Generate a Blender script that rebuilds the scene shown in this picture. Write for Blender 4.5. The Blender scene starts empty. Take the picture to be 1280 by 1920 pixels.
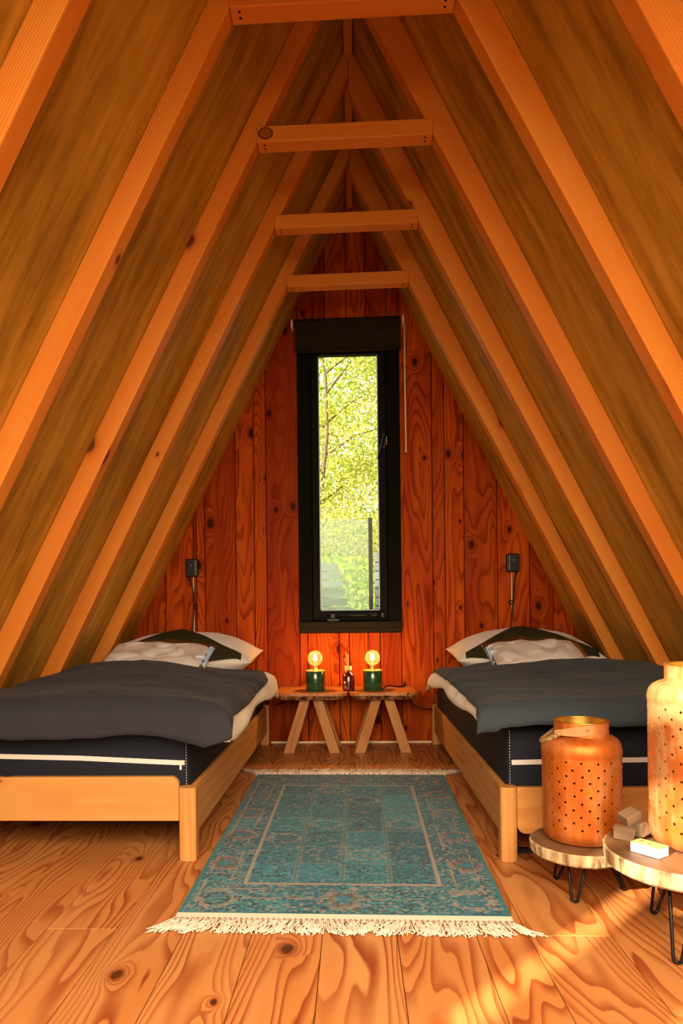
import bpy, bmesh, math, random
import numpy as np
from mathutils import Vector, Matrix, noise
random.seed(7)
R = math.radians
SC = bpy.context.scene
C = SC.collection

# ------------------------------------------------------------------ camera, world, sun, exposure
F_PX, YAW, ROLL = 1354.26, 0.0376, 0.0107
cam_d = bpy.data.cameras.new('camera'); cam = bpy.data.objects.new('camera', cam_d); C.objects.link(cam)
SC.camera = cam
cam_d.sensor_fit = 'VERTICAL'; cam_d.sensor_height = 36.0; cam_d.sensor_width = 24.0
cam_d.lens = F_PX / 1920 * 36.0
cam_d.shift_x = (640 - 612.13) / 1920
cam_d.shift_y = (1144.86 - 960) / 1920
cam_d.clip_start = 0.02
cam.matrix_world = Matrix.Translation((0, 0, 0.8018)) @ Matrix.Rotation(YAW, 4, 'Z') @ Matrix.Rotation(R(90), 4, 'X') @ Matrix.Rotation(-ROLL, 4, 'Z')

SC.view_settings.view_transform = 'Standard'
SC.view_settings.look = 'None'
SC.view_settings.gamma = 1.0
SC.view_settings.use_curve_mapping = False
SC.view_settings.exposure = 1.0

world = bpy.data.worlds.new('world'); SC.world = world; world.use_nodes = True
wn = world.node_tree; wn.nodes.clear()
wo = wn.nodes.new('ShaderNodeOutputWorld'); wb = wn.nodes.new('ShaderNodeBackground')
wg = wn.nodes.new('ShaderNodeTexGradient'); wm = wn.nodes.new('ShaderNodeMapping'); wt = wn.nodes.new('ShaderNodeTexCoord')
wr = wn.nodes.new('ShaderNodeValToRGB')
wm.inputs['Rotation'].default_value = (0, R(90), 0)
wn.links.new(wt.outputs['Generated'], wm.inputs[0]); wn.links.new(wm.outputs[0], wg.inputs[0]); wn.links.new(wg.outputs[1], wr.inputs[0])
wr.color_ramp.elements[0].position = 0.0; wr.color_ramp.elements[0].color = (1.0, 0.86, 0.68, 1)
wr.color_ramp.elements[1].position = 1.0; wr.color_ramp.elements[1].color = (0.85, 0.92, 1.0, 1)
wn.links.new(wr.outputs[0], wb.inputs[0]); wb.inputs[1].default_value = .8
wn.links.new(wb.outputs[0], wo.inputs[0])

SUN_H = Vector((0.673, 0.740, 0)); SUN_E = Vector((0.740, -0.673, 0)); SUN_TAN = 0.532
sd = bpy.data.lights.new('sun', 'SUN'); sun = bpy.data.objects.new('sun', sd); C.objects.link(sun)
sd.energy = 9.0; sd.angle = R(0.35); sd.color = (1.0, 0.83, 0.58)
sun.rotation_euler = Vector((SUN_H.x, SUN_H.y, -SUN_TAN)).to_track_quat('-Z', 'Y').to_euler()

# broad warm evening daylight of the open gable end (behind the camera)
ad = bpy.data.lights.new('gable_daylight', 'AREA'); area = bpy.data.objects.new('gable_daylight', ad); C.objects.link(area)
ad.shape = 'RECTANGLE'; ad.size = 2.4; ad.size_y = 1.2; ad.energy = 43; ad.color = (1.0, 0.77, 0.50)
ad.spread = R(120)
area.location = (0.2, -0.30, 1.45); area.rotation_euler = (R(54), 0, 0)

# ------------------------------------------------------------------ helpers
def tag(o, label=None, cat=None, group=None, kind=None):
    if label: o['label'] = label
    if cat: o['category'] = cat
    if group: o['group'] = group
    if kind: o['kind'] = kind
    return o

def empty(name, loc, label, cat, group=None, rz=0):
    o = bpy.data.objects.new(name, None); C.objects.link(o)
    o.location = loc; o.rotation_euler = (0, 0, rz); o.empty_display_size = 0.05
    return tag(o, label, cat, group)

class MB:
    """collects pieces; every piece knows its grain direction and its own random number"""
    def __init__(s): s.v = []; s.f = []; s.g = []; s.r = []; s.sm = []
    def add(s, verts, faces, d=(0, 0, 1), rnd=None, smooth=False):
        b = len(s.v); rnd = random.random() if rnd is None else rnd
        s.v += [tuple(p) for p in verts]; s.r += [rnd] * len(verts)
        for f in faces:
            s.f.append([b + i for i in f]); s.g.append(Vector(d).normalized()); s.sm.append(smooth)
        return s
    def box(s, x0, x1, y0, y1, z0, z1, d=None, rnd=None):
        if d is None:
            L = (x1 - x0, y1 - y0, z1 - z0); k = L.index(max(L)); d = [0, 0, 0]; d[k] = 1
        v = [(x, y, z) for z in (z0, z1) for y in (y0, y1) for x in (x0, x1)]
        return s.add(v, [(0, 2, 3, 1), (4, 5, 7, 6), (0, 1, 5, 4), (2, 6, 7, 3), (0, 4, 6, 2), (1, 3, 7, 5)], d, rnd)
    def prism(s, poly, y0, y1, d, rnd=None):          # polygon in XZ, extruded along Y
        n = len(poly); ar = sum(poly[i][0] * poly[(i + 1) % n][1] - poly[(i + 1) % n][0] * poly[i][1] for i in range(n))
        if ar < 0: poly = poly[::-1]
        v = [(x, y0, z) for x, z in poly] + [(x, y1, z) for x, z in poly]
        fs = [tuple(range(n)), tuple(range(2 * n - 1, n - 1, -1))] + [(i, n + i, n + (i + 1) % n, (i + 1) % n) for i in range(n)]
        return s.add(v, fs, d, rnd)
    def prism_z(s, poly, z0, z1, d, rnd=None, smooth=False):
        n = len(poly)
        v = [(x, y, z0) for x, y in poly] + [(x, y, z1) for x, y in poly]
        fs = [tuple(range(n - 1, -1, -1)), tuple(range(n, 2 * n))] + [(i, (i + 1) % n, n + (i + 1) % n, n + i) for i in range(n)]
        return s.add(v, fs, d, rnd, smooth)
    def tube(s, pts, r, n=8, rnd=None, caps=True):
        pts = [Vector(p) for p in pts]; m = len(pts); rr = r if hasattr(r, '__len__') else [r] * m
        v = []; up = Vector((0, 0, 1)); prev = None
        for i, p in enumerate(pts):
            t = (pts[min(i + 1, m - 1)] - pts[max(i - 1, 0)]).normalized()
            if prev is None:
                a = t.orthogonal().normalized()
            else:
                a = (prev - t * prev.dot(t)); a = a.normalized() if a.length > 1e-6 else t.orthogonal().normalized()
            prev = a; b = t.cross(a)
            for k in range(n):
                q = 2 * math.pi * k / n; v.append(p + (a * math.cos(q) + b * math.sin(q)) * rr[i])
        f = [(i * n + k, i * n + (k + 1) % n, (i + 1) * n + (k + 1) % n, (i + 1) * n + k) for i in range(m - 1) for k in range(n)]
        if caps: f += [tuple(range(n - 1, -1, -1)), tuple(range((m - 1) * n, m * n))]
        return s.add(v, f, (pts[-1] - pts[0]) if (pts[-1] - pts[0]).length > 1e-6 else (0, 0, 1), rnd, True)
    def lathe(s, prof, c=(0, 0, 0), n=32, rnd=None, smooth=True):
        v = []; f = []
        for r, z in prof:
            for k in range(n):
                q = 2 * math.pi * k / n; v.append((c[0] + r * math.cos(q), c[1] + r * math.sin(q), c[2] + z))
        m = len(prof)
        for i in range(m - 1):
            for k in range(n): f.append((i * n + k, i * n + (k + 1) % n, (i + 1) * n + (k + 1) % n, (i + 1) * n + k))
        return s.add(v, f, (0, 0, 1), rnd, smooth)
    def build(s, name, mat, parent=None, bevel=0.0, seg=2, origin=None, recalc=True):
        me = bpy.data.meshes.new(name)
        o3 = Vector(origin) if origin is not None else Vector((0, 0, 0))
        me.from_pydata([tuple(Vector(p) - o3) for p in s.v], [], s.f)
        if recalc:
            bm = bmesh.new(); bm.from_mesh(me); bmesh.ops.recalc_face_normals(bm, faces=bm.faces); bm.to_mesh(me); bm.free()
        uv = me.uv_layers.new(name='UVMap'); at = me.attributes.new('rnd', 'FLOAT', 'POINT')
        at.data.foreach_set('value', s.r)
        for p in me.polygons:
            d = s.g[p.index]; n = p.normal
            c = n.cross(d)
            if c.length < 0.2:
                d2 = n.orthogonal().normalized(); c = n.cross(d2); end = True
            else:
                d2 = d; c = c.normalized(); end = False
            for li in p.loop_indices:
                co = Vector(s.v[me.loops[li].vertex_index])
                uv.data[li].uv = (co.dot(d2) * (1 if not end else .2), co.dot(c))
            p.use_smooth = s.sm[p.index]
        me.materials.append(mat)
        o = bpy.data.objects.new(name, me); C.objects.link(o)
        if origin is not None: o.location = o3
        if parent is not None: o.parent = parent
        if bevel > 0:
            b = o.modifiers.new('bevel', 'BEVEL'); b.width = bevel; b.segments = seg; b.limit_method = 'ANGLE'; b.angle_limit = R(40)
        return o

# ------------------------------------------------------------------ materials
class NT:
    def __init__(s, name):
        s.m = bpy.data.materials.new(name); s.m.use_nodes = True; s.t = s.m.node_tree; s.t.nodes.clear()
        s.out = s.t.nodes.new('ShaderNodeOutputMaterial')
    def n(s, ty, **kw):
        x = s.t.nodes.new(ty)
        for k, v in kw.items(): setattr(x, k, v)
        return x
    def put(s, sock, v):
        if isinstance(v, bpy.types.NodeSocket): s.t.links.new(v, sock)
        elif v is not None: sock.default_value = v
    def math(s, op, a, b=None, c=None, clamp=False):
        x = s.n('ShaderNodeMath', operation=op, use_clamp=clamp); s.put(x.inputs[0], a)
        if b is not None: s.put(x.inputs[1], b)
        if c is not None: s.put(x.inputs[2], c)
        return x.outputs[0]
    def mix(s, f, a, b, mode='MIX'):
        x = s.n('ShaderNodeMix', data_type='RGBA', blend_type=mode); s.put(x.inputs[0], f); s.put(x.inputs[6], a); s.put(x.inputs[7], b)
        return x.outputs[2]
    def comb(s, a, b, c=0.0):
        x = s.n('ShaderNodeCombineXYZ'); s.put(x.inputs[0], a); s.put(x.inputs[1], b); s.put(x.inputs[2], c); return x.outputs[0]
    def sep(s, v):
        x = s.n('ShaderNodeSeparateXYZ'); s.put(x.inputs[0], v); return x.outputs
    def noise(s, v, scale=5, detail=2, rough=.5, dist=0):
        x = s.n('ShaderNodeTexNoise'); s.put(x.inputs['Vector'], v); x.inputs['Scale'].default_value = scale
        x.inputs['Detail'].default_value = detail; x.inputs['Roughness'].default_value = rough; x.inputs['Distortion'].default_value = dist
        return x.outputs[0]
    def ramp(s, f, stops, interp='LINEAR'):
        x = s.n('ShaderNodeValToRGB'); e = x.color_ramp.elements; x.color_ramp.interpolation = interp
        while len(e) < len(stops): e.new(0.5)
        for k, (p, c) in enumerate(stops): e[k].position = p; e[k].color = (*c, 1) if len(c) == 3 else c
        s.put(x.inputs[0], f); return x.outputs[0]
    def rng(s, f, a, b, c=0.0, d=1.0):
        x = s.n('ShaderNodeMapRange'); s.put(x.inputs[0], f); x.inputs[1].default_value = a; x.inputs[2].default_value = b
        x.inputs[3].default_value = c; x.inputs[4].default_value = d; return x.outputs[0]
    def bsdf(s, col, rough=.5, spec=.5, metal=0.0, bump=None, bstr=.3, bdist=.002, sheen=0.0, coat=0.0):
        p = s.n('ShaderNodeBsdfPrincipled'); s.put(p.inputs['Base Color'], col if not isinstance(col, tuple) else (*col, 1))
        s.put(p.inputs['Roughness'], rough); s.put(p.inputs['Metallic'], metal); p.inputs['Specular IOR Level'].default_value = spec
        p.inputs['Sheen Weight'].default_value = sheen; p.inputs['Coat Weight'].default_value = coat
        if bump is not None:
            b = s.n('ShaderNodeBump'); b.inputs['Strength'].default_value = bstr; b.inputs['Distance'].default_value = bdist
            s.put(b.inputs['Height'], bump); s.t.links.new(b.outputs[0], p.inputs['Normal'])
        s.t.links.new(p.outputs[0], s.out.inputs[0]); s.p = p
        return s.m

def plain(name, col, rough=.5, spec=.5, metal=0.0, **k):
    return NT(name).bsdf(col, rough, spec, metal, **k)

def wood(name, cl, cd, ck, rings=11.0, slope=22.0, strength=.8, knots=.35, kscale=(1.1, 5.5), vary=.35, rough=.5, red=None, spec=.35, kr=.013, quarter=0.0, k=1.0):
    s = NT(name); red = red or [c * .82 for c in cl]; cl, cd, ck, red = [tuple(c * k for c in q) for q in (cl, cd, ck, red)]
    uv = s.n('ShaderNodeUVMap').outputs[0]; rn = s.n('ShaderNodeAttribute', attribute_name='rnd').outputs['Fac']
    U, V, _ = s.sep(uv)
    U = s.math('ADD', U, s.math('MULTIPLY', rn, 31.7)); V = s.math('ADD', V, s.math('MULTIPLY', rn, 57.3))
    # knots
    kc = s.comb(s.math('MULTIPLY', U, kscale[0]), s.math('MULTIPLY', V, kscale[1]))
    vo = s.n('ShaderNodeTexVoronoi', voronoi_dimensions='2D', feature='F1'); s.put(vo.inputs['Vector'], kc); vo.inputs['Scale'].default_value = 1.0
    px, py, _ = s.sep(vo.outputs['Position']); kx, ky, _ = s.sep(kc)
    dx = s.math('MULTIPLY', s.math('SUBTRACT', px, kx), .62 / kscale[0]); dy = s.math('MULTIPLY', s.math('SUBTRACT', py, ky), 1 / kscale[1])
    wob = s.noise(s.comb(U, V), 60, 1)
    dist = s.math('SQRT', s.math('ADD', s.math('MULTIPLY', dx, dx), s.math('MULTIPLY', dy, dy)))
    dist = s.math('ADD', dist, s.math('MULTIPLY', s.math('SUBTRACT', wob, .5), .008))
    cr, cg, cb = s.sep(vo.outputs['Color'])
    on = s.math('LESS_THAN', cr, knots)
    kr_ = s.math('MULTIPLY', s.math('ADD', .35, cg), kr)
    q = s.math('DIVIDE', dist, s.math('MULTIPLY', kr_, 2.3))
    bump_ = s.math('MULTIPLY', on, s.math('EXPONENT', s.math('MULTIPLY', s.math('MULTIPLY', q, q), -1)))
    # contour field
    w1 = s.noise(s.comb(s.math('MULTIPLY', U, .75), s.math('MULTIPLY', V, 4.2), s.math('MULTIPLY', rn, 9)), 1.0, 2.0, .45)
    sl = s.math('MULTIPLY', s.math('SUBTRACT', s.math('FRACT', s.math('MULTIPLY', rn, 7.13)), .35), slope * 1.6)
    if quarter: sl = s.math('ADD', s.math('MULTIPLY', s.math('FRACT', s.math('MULTIPLY', rn, 7.13)), quarter * .7), quarter)
    F = s.math('ADD', s.math('MULTIPLY', w1, rings), s.math('MULTIPLY', V, sl))
    F = s.math('ADD', F, s.math('MULTIPLY', bump_, 3.2))
    F = s.math('ADD', F, s.math('MULTIPLY', s.noise(s.comb(s.math('MULTIPLY', U, 6), s.math('MULTIPLY', V, 40)), 1, 2), .25))
    fr = s.math('FRACT', F)
    ring = s.ramp(fr, [(0, (0.05,) * 3), (.45, (.12,) * 3), (.82, (.85,) * 3), (.93, (1,) * 3), (1.0, (.05,) * 3)])
    fine = s.noise(s.comb(s.math('MULTIPLY', U, 3), s.math('MULTIPLY', V, 300)), 1, 2, .6)
    soft = s.noise(s.comb(s.math('MULTIPLY', U, .9), s.math('MULTIPLY', V, 9), rn), 1.3, 2, .5)
    base = s.mix(s.rng(soft, .3, .7), (*cl, 1), (*(red or [c * .82 for c in cl]), 1))
    pv = s.math('FRACT', s.math('MULTIPLY', rn, 3.77))
    base = s.mix(s.math('MULTIPLY', pv, vary), base, (*cd, 1))
    gs = s.math('MULTIPLY', ring, s.rng(s.noise(s.comb(U, s.math('MULTIPLY', V, 3), 4.0), 2, 1), .3, .7, strength * .5, strength))
    col = s.mix(gs, base, (*cd, 1))
    col = s.mix(s.math('MULTIPLY', s.math('SUBTRACT', fine, .4), .35, clamp=True), col, (*cd, 1))
    halo = s.math('MULTIPLY', on, s.rng(s.math('DIVIDE', dist, kr_), 1.0, 3.0, 1.0, 0.0))
    halo = s.math('POWER', halo, 2.0)
    col = s.mix(s.math('MULTIPLY', halo, .75), col, (*cd, 1))
    core = s.math('MULTIPLY', on, s.rng(s.math('DIVIDE', dist, kr_), .75, 1.15, 1.0, 0.0))
    core2 = s.math('MULTIPLY', core, s.rng(s.math('FRACT', s.math('MULTIPLY', dist, 260)), 0, 1, .7, 1.0))
    col = s.mix(core2, col, (*ck, 1))
    b = s.math('SUBTRACT', s.math('MULTIPLY', fine, .4), s.math('MULTIPLY', ring, .5))
    return s.bsdf(col, s.rng(ring, 0, 1, rough, rough + .12), spec, bump=b, bstr=.15, bdist=.001)

M = {}
M['floor'] = wood('floor_pine', k=.62, cl=(.86, .40, .125), cd=(.34, .050, .006), ck=(.05, .012, .004), rings=24, slope=44, strength=1.0, knots=.42, kscale=(1.6, 5.5), vary=.22, rough=.38, red=(.82, .31, .080), spec=.4, kr=.012)
M['wall'] = wood('wall_pine', k=.85, cl=(.68, .125, .005), cd=(.17, .012, .001), ck=(.018, .003, .002), rings=20, slope=26, strength=.9, knots=.62, kscale=(2.2, 7), vary=.8, rough=.5, red=(.46, .052, .002), kr=.014, spec=.06)
M['rafter'] = wood('rafter_pine', k=.86, cl=(.88, .37, .055), cd=(.46, .090, .008), ck=(.06, .012, .004), quarter=120, rings=9, slope=110, strength=.8, knots=.42, kscale=(1.0, 8), vary=.35, rough=.55, red=(.80, .255, .028), kr=.015, spec=.2)
M['bedpine'] = wood('bed_pine', k=.66, cl=(.84, .42, .110), cd=(.58, .17, .025), ck=(.12, .03, .01), rings=6, slope=18, strength=.55, knots=.3, kscale=(2.0, 9), vary=.12, rough=.45, red=(.82, .40, .115), kr=.010)
M['stool'] = wood('stool_pine', k=.7, cl=(.74, .33, .085), cd=(.42, .13, .025), ck=(.08, .02, .006), rings=8, slope=30, strength=.6, knots=.2, vary=.25, rough=.5)
M['slabtop'] = wood('slab_wood', k=.7, cl=(.72, .28, .06), cd=(.40, .10, .018), ck=(.06, .02, .008), rings=8, slope=20, strength=.6, knots=.15, vary=.2, rough=.45)
def m_knot():
    s = NT('pine_knot'); tc = s.n('ShaderNodeTexCoord').outputs['Generated']; x, y, z = s.sep(tc)
    x = s.math('SUBTRACT', x, .5); z = s.math('SUBTRACT', z, .5); r = s.math('SQRT', s.math('ADD', s.math('MULTIPLY', x, x), s.math('MULTIPLY', z, z)))
    f = s.math('FRACT', s.math('ADD', s.math('MULTIPLY', r, 11), s.noise(tc, 4, 2)))
    c = s.mix(f, (.42, .12, .015, 1), (.14, .025, .003, 1)); c = s.mix(s.rng(r, .36, .44, 0, .95), c, (.07, .015, .004, 1))
    return s.bsdf(c, .5, .3)
M['knot'] = m_knot()
M['bark'] = plain('bark', (.06, .025, .010), .9)

def m_panel():
    s = NT('roof_underlay')
    uv = s.n('ShaderNodeUVMap').outputs[0]; rn = s.n('ShaderNodeAttribute', attribute_name='rnd').outputs['Fac']
    U, V, _ = s.sep(uv); U = s.math('ADD', U, s.math('MULTIPLY', rn, 13)); 
    a = s.noise(s.comb(s.math('MULTIPLY', U, .9), s.math('MULTIPLY', V, 8), rn), 1.3, 4, .6, .5)
    b = s.noise(s.comb(s.math('MULTIPLY', U, 3.5), s.math('MULTIPLY', V, 26), rn), 1.0, 4, .6, .4)
    c = s.noise(s.comb(U, V, rn), 2.2, 4, .6)
    g = s.noise(s.comb(U, V, 0), 400, 2, .7)
    t = s.math('ADD', s.math('MULTIPLY', a, .45), s.math('ADD', s.math('MULTIPLY', b, .3), s.math('MULTIPLY', c, .25)))
    col = s.ramp(t, [(.40, (.30, .138, .011)), (.5, (.50, .250, .024)), (.58, (.62, .325, .042)), (.68, (.78, .47, .10))])
    col = s.mix(s.math('MULTIPLY', g, .25), col, (.07, .05, .02, 1))
    return s.bsdf(col, .75, .25, bump=b, bstr=.25, bdist=.002)
M['panel'] = m_panel()

def fabric(name, c1, c2, scale=900, rough=.9, sheen=.2, big=3.0):
    s = NT(name); tc = s.n('ShaderNodeTexCoord').outputs['Object']
    a = s.noise(tc, scale, 1, .5); b = s.noise(tc, big, 3, .6)
    col = s.mix(s.math('ADD', s.math('MULTIPLY', a, .6), s.math('MULTIPLY', b, .4)), (*c1, 1), (*c2, 1))
    return s.bsdf(col, rough, .2, bump=a, bstr=.25, bdist=.0008, sheen=sheen)
M['duvet_left'] = fabric('grey_duvet_cotton', (.014, .015, .022), (.034, .034, .044), 900, .95, .03)
M['duvet_right'] = fabric('blue_grey_duvet_cotton', (.017, .026, .036), (.043, .058, .075), 900, .95, .03)
M['white_cotton'] = fabric('white_cotton', (.62, .58, .54), (.80, .76, .72), 700)
M['cream'] = fabric('cream_cotton', (.70, .60, .42), (.85, .76, .56), 700)
M['linen_bag'] = fabric('towel_white', (.62, .57, .55), (.82, .78, .76), 260)
M['olive'] = fabric('olive_felt', (.016, .014, .003), (.036, .031, .008), 500, .95, 0)
M['mattress'] = fabric('navy_mattress_cover', (.005, .007, .014), (.011, .014, .023), 1200, .8, 0)
M['zip'] = plain('zipper_white', (.58, .55, .52), .5)
M['stitch'] = plain('stitching', (.55, .55, .52), .6)
M['frame_black'] = NT('painted_black_frame').bsdf((.004, .004, .003), .8, .08)
M['sash_black'] = NT('painted_black_sash').bsdf((.004, .004, .004), .7, .12)
M['sillwood'] = NT('painted_dark_sill').bsdf((.012, .010, .006), .75, .12)
M['bead'] = plain('glazing_bead', (.28, .38, .42), .3)
M['black_plastic'] = plain('black_plastic', (.004, .005, .005), .4, .3)
M['black_steel'] = plain('black_steel', (.012, .011, .011), .38, .5, .6)
M['white_dot'] = plain('white_screw', (.8, .8, .8), .4)
M['ivory'] = plain('ivory_plastic', (.72, .58, .36), .45)
M['cord'] = plain('cream_cord', (.80, .66, .42), .6)
M['blind'] = fabric('dark_blind_fabric', (.010, .0055, .0025), (.022, .012, .006), 500, .85, 0.0)
M['light_gap'] = plain('light_gap_pale', (.80, .62, .36), .5)
M['dark_gap'] = plain('dark_backing', (.010, .006, .004), .9)
M['leather'] = plain('tan_leather', (.36, .19, .07), .6)
M['rope'] = None

def m_rope():
    s = NT('jute_rope'); uv = s.n('ShaderNodeTexCoord').outputs['Object']
    w = s.n('ShaderNodeTexWave'); w.inputs['Scale'].default_value = 70; s.put(w.inputs['Vector'], uv); w.bands_direction = 'DIAGONAL'
    col = s.mix(w.outputs[1], (.20, .115, .045, 1), (.44, .29, .14, 1))
    return s.bsdf(col, .85, .2, bump=w.outputs[1], bstr=.8, bdist=.003)
M['rope'] = m_rope()

def m_copper(name, base, light, dark, rough=.34, sc=5):
    s = NT(name); tc = s.n('ShaderNodeTexCoord').outputs['Object']
    a = s.noise(tc, sc, 4, .6, .6); b = s.noise(tc, 45, 3, .6); 
    mp = s.n('ShaderNodeMapping'); mp.inputs['Scale'].default_value = (9, 9, 1.4); s.put(mp.inputs[0], tc)
    c = s.noise(mp.outputs[0], 2.0, 3, .6)
    col = s.ramp(s.math('ADD', s.math('MULTIPLY', a, .55), s.math('MULTIPLY', c, .45)), [(.33, dark), (.47, base), (.56, light), (.68, base)])
    col = s.mix(s.math('MULTIPLY', b, .3), col, (*dark, 1))
    return s.bsdf(col, s.rng(b, .2, .8, rough - .06, rough + .14), .5, .62, bump=b, bstr=.12, bdist=.002)
M['copper'] = m_copper('hammered_copper', (.60, .165, .020), (.72, .29, .10), (.38, .070, .007), .42)
M['copper_big'] = m_copper('mottled_copper', (.66, .22, .045), (.88, .52, .24), (.40, .065, .008), .42, 6)
M['brass'] = plain('brass_lining', (.62, .36, .07), .35, .5, .9)

def m_rings():
    s = NT('log_end_grain'); tc = s.n('ShaderNodeTexCoord').outputs['Object']
    n = s.noise(tc, 9, 2, .5)
    x, y, z = s.sep(tc); r = s.math('SQRT', s.math('ADD', s.math('MULTIPLY', x, x), s.math('MULTIPLY', y, y)))
    f = s.math('FRACT', s.math('ADD', s.math('MULTIPLY', r, 90), s.math('MULTIPLY', n, 3.5)))
    col = s.mix(s.math('MULTIPLY', f, .45), (.19, .10, .045, 1), (.085, .038, .016, 1))
    blot = s.noise(tc, 6, 3, .6)
    col = s.mix(s.rng(blot, .46, .66, 0, .85), col, (.045, .02, .01, 1))
    cut = s.noise(tc, 140, 2, .6)
    return s.bsdf(col, .55, .35, bump=cut, bstr=.2, bdist=.001)
M['endgrain'] = m_rings()

def m_barkside():
    s = NT('pale_bark_side'); tc = s.n('ShaderNodeTexCoord').outputs['Object']
    mp = s.n('ShaderNodeMapping'); mp.inputs['Scale'].default_value = (1, 1, .25); s.put(mp.inputs[0], tc)
    a = s.noise(mp.outputs[0], 38, 4, .65); b = s.noise(mp.outputs[0], 11, 3, .6)
    col = s.ramp(a, [(.34, (.13, .075, .035)), (.46, (.36, .25, .13)), (.62, (.56, .42, .25))])
    col = s.mix(s.rng(b, .56, .66, 0, .85), col, (.07, .045, .03, 1))
    return s.bsdf(col, .8, .2, bump=a, bstr=.6, bdist=.006)
M['barkside'] = m_barkside()
M['kindling'] = wood('kindling_wood', (.24, .165, .10), (.12, .07, .035), (.1, .05, .03), rings=6, slope=120, strength=.7, knots=0, vary=.3, rough=.8)
M['matchtop'] = plain('matchbox_yellow', (.90, .50, .14), .55)
M['matchside'] = plain('matchbox_white', (.86, .84, .84), .6)
M['matchred'] = plain('matchbox_red_mark', (.75, .06, .02), .6)
M['matchdark'] = plain('matchbox_dark_mark', (.20, .06, .02), .6)

def m_glazed():
    s = NT('green_glaze'); tc = s.n('ShaderNodeTexCoord').outputs['Object']
    col = s.mix(s.noise(tc, 30, 2), (.010, .050, .018, 1), (.020, .085, .030, 1))
    return s.bsdf(col, .16, .6, coat=.4)
M['green'] = m_glazed()
M['wood_rim'] = plain('gold_lip', (.85, .42, .12), .35, .5, .3)
def m_thin(name, tint, gl=.12, rough=.02):
    s = NT(name); t = s.n('ShaderNodeBsdfTransparent'); t.inputs[0].default_value = (*tint, 1)
    g = s.n('ShaderNodeBsdfGlossy'); g.inputs['Roughness'].default_value = rough
    lw = s.n('ShaderNodeLayerWeight'); lw.inputs[0].default_value = .25
    mx = s.n('ShaderNodeMixShader'); s.put(mx.inputs[0], s.math('MULTIPLY', lw.outputs[0], gl * 4, clamp=True))
    s.t.links.new(t.outputs[0], mx.inputs[1]); s.t.links.new(g.outputs[0], mx.inputs[2]); s.t.links.new(mx.outputs[0], s.out.inputs[0]); return s.m
M['pane'] = m_thin('window_glass', (.97, .99, .97), .03)
def m_bulb():
    s = NT('bulb_glass'); t = s.n('ShaderNodeBsdfTransparent'); t.inputs[0].default_value = (1, .88, .62, 1)
    g = s.n('ShaderNodeBsdfGlossy'); g.inputs['Roughness'].default_value = .04; tr = s.n('ShaderNodeBsdfTranslucent'); tr.inputs[0].default_value = (1, .8, .45, 1)
    m1 = s.n('ShaderNodeMixShader'); m1.inputs[0].default_value = .035; s.t.links.new(t.outputs[0], m1.inputs[1]); s.t.links.new(tr.outputs[0], m1.inputs[2])
    lw = s.n('ShaderNodeLayerWeight'); lw.inputs[0].default_value = .25; m2 = s.n('ShaderNodeMixShader'); s.put(m2.inputs[0], s.math('MULTIPLY', lw.outputs[0], .35))
    s.t.links.new(m1.outputs[0], m2.inputs[1]); s.t.links.new(g.outputs[0], m2.inputs[2]); s.t.links.new(m2.outputs[0], s.out.inputs[0]); return s.m
M['bulbglass'] = m_bulb()
M['plastic_bag'] = m_thin('clear_plastic', (.96, .96, .96), .07, .10)
def m_emit(name, col, st):
    s = NT(name); e = s.n('ShaderNodeEmission'); e.inputs[0].default_value = (*col, 1); e.inputs[1].default_value = st
    s.t.links.new(e.outputs[0], s.out.inputs[0]); return s.m
M['filament'] = m_emit('glowing_filament', (1.0, .55, .16), 60)
M['bottle'] = NT('amber_bottle').bsdf((.075, .006, .006), .12, .6, coat=.3)
M['bottle_text'] = plain('bottle_print', (.80, .52, .36), .5)
M['cap'] = plain('pale_wood_cap', (.90, .58, .20), .5)
M['reed'] = plain('reed_stick', (.90, .50, .18), .6)
M['brass_socket'] = plain('brass_socket', (.85, .55, .2), .3, .5, .8)

# ------------------------------------------------------------------ structure
WY = 4.373                               # face of the back wall
SL, SR = 1.9765, 2.0009                  # slopes of the two roof slopes (underlay)
AL, AR = 3.315, 3.315                    # their ridge height
def xl(z): return -(AL - z) / SL
def xr(z): return (AR - z) / SR
IL, ILS, IR, IRS = 3.169, 1.9925, 3.100, 1.9380     # inner faces of the rafters

# floor boards: run into the depth; a few with butt joints
fb = MB(); xs = [-2.06, -1.88, -1.70, -1.52, -1.34, -1.16, -.975, -.79, -.61, -.435, -.262, -.086, .098, .292, .42, .62, .80, .98, 1.16, 1.34, 1.52, 1.70, 1.9]
joints = {7: 1.81, 3: 2.7, 5: 1.3, 10: 3.72, 12: 3.2, 14: 1.787, 16: 2.9, 18: 1.6, 1: 1.5}
for i in range(len(xs) - 1):
    x0, x1 = xs[i] + .0008, xs[i + 1] - .0008
    j = joints.get(i)
    segs = [(0.25, WY + .05)] if j is None else [(0.25, j - .0006), (j + .0006, WY + .05)]
    for a, b in segs: fb.box(x0, x1, a, b, -.03, 0, d=(0, 1, 0))
tag(fb.build('floor', M['floor'], bevel=.0012, seg=1), kind='structure')
sub = MB().box(-2.2, 2.0, .25, WY + .3, -.08, -.0305)
tag(sub.build('trim_1', M['dark_gap']), 'dark subfloor below the boards', kind='structure')

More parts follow.
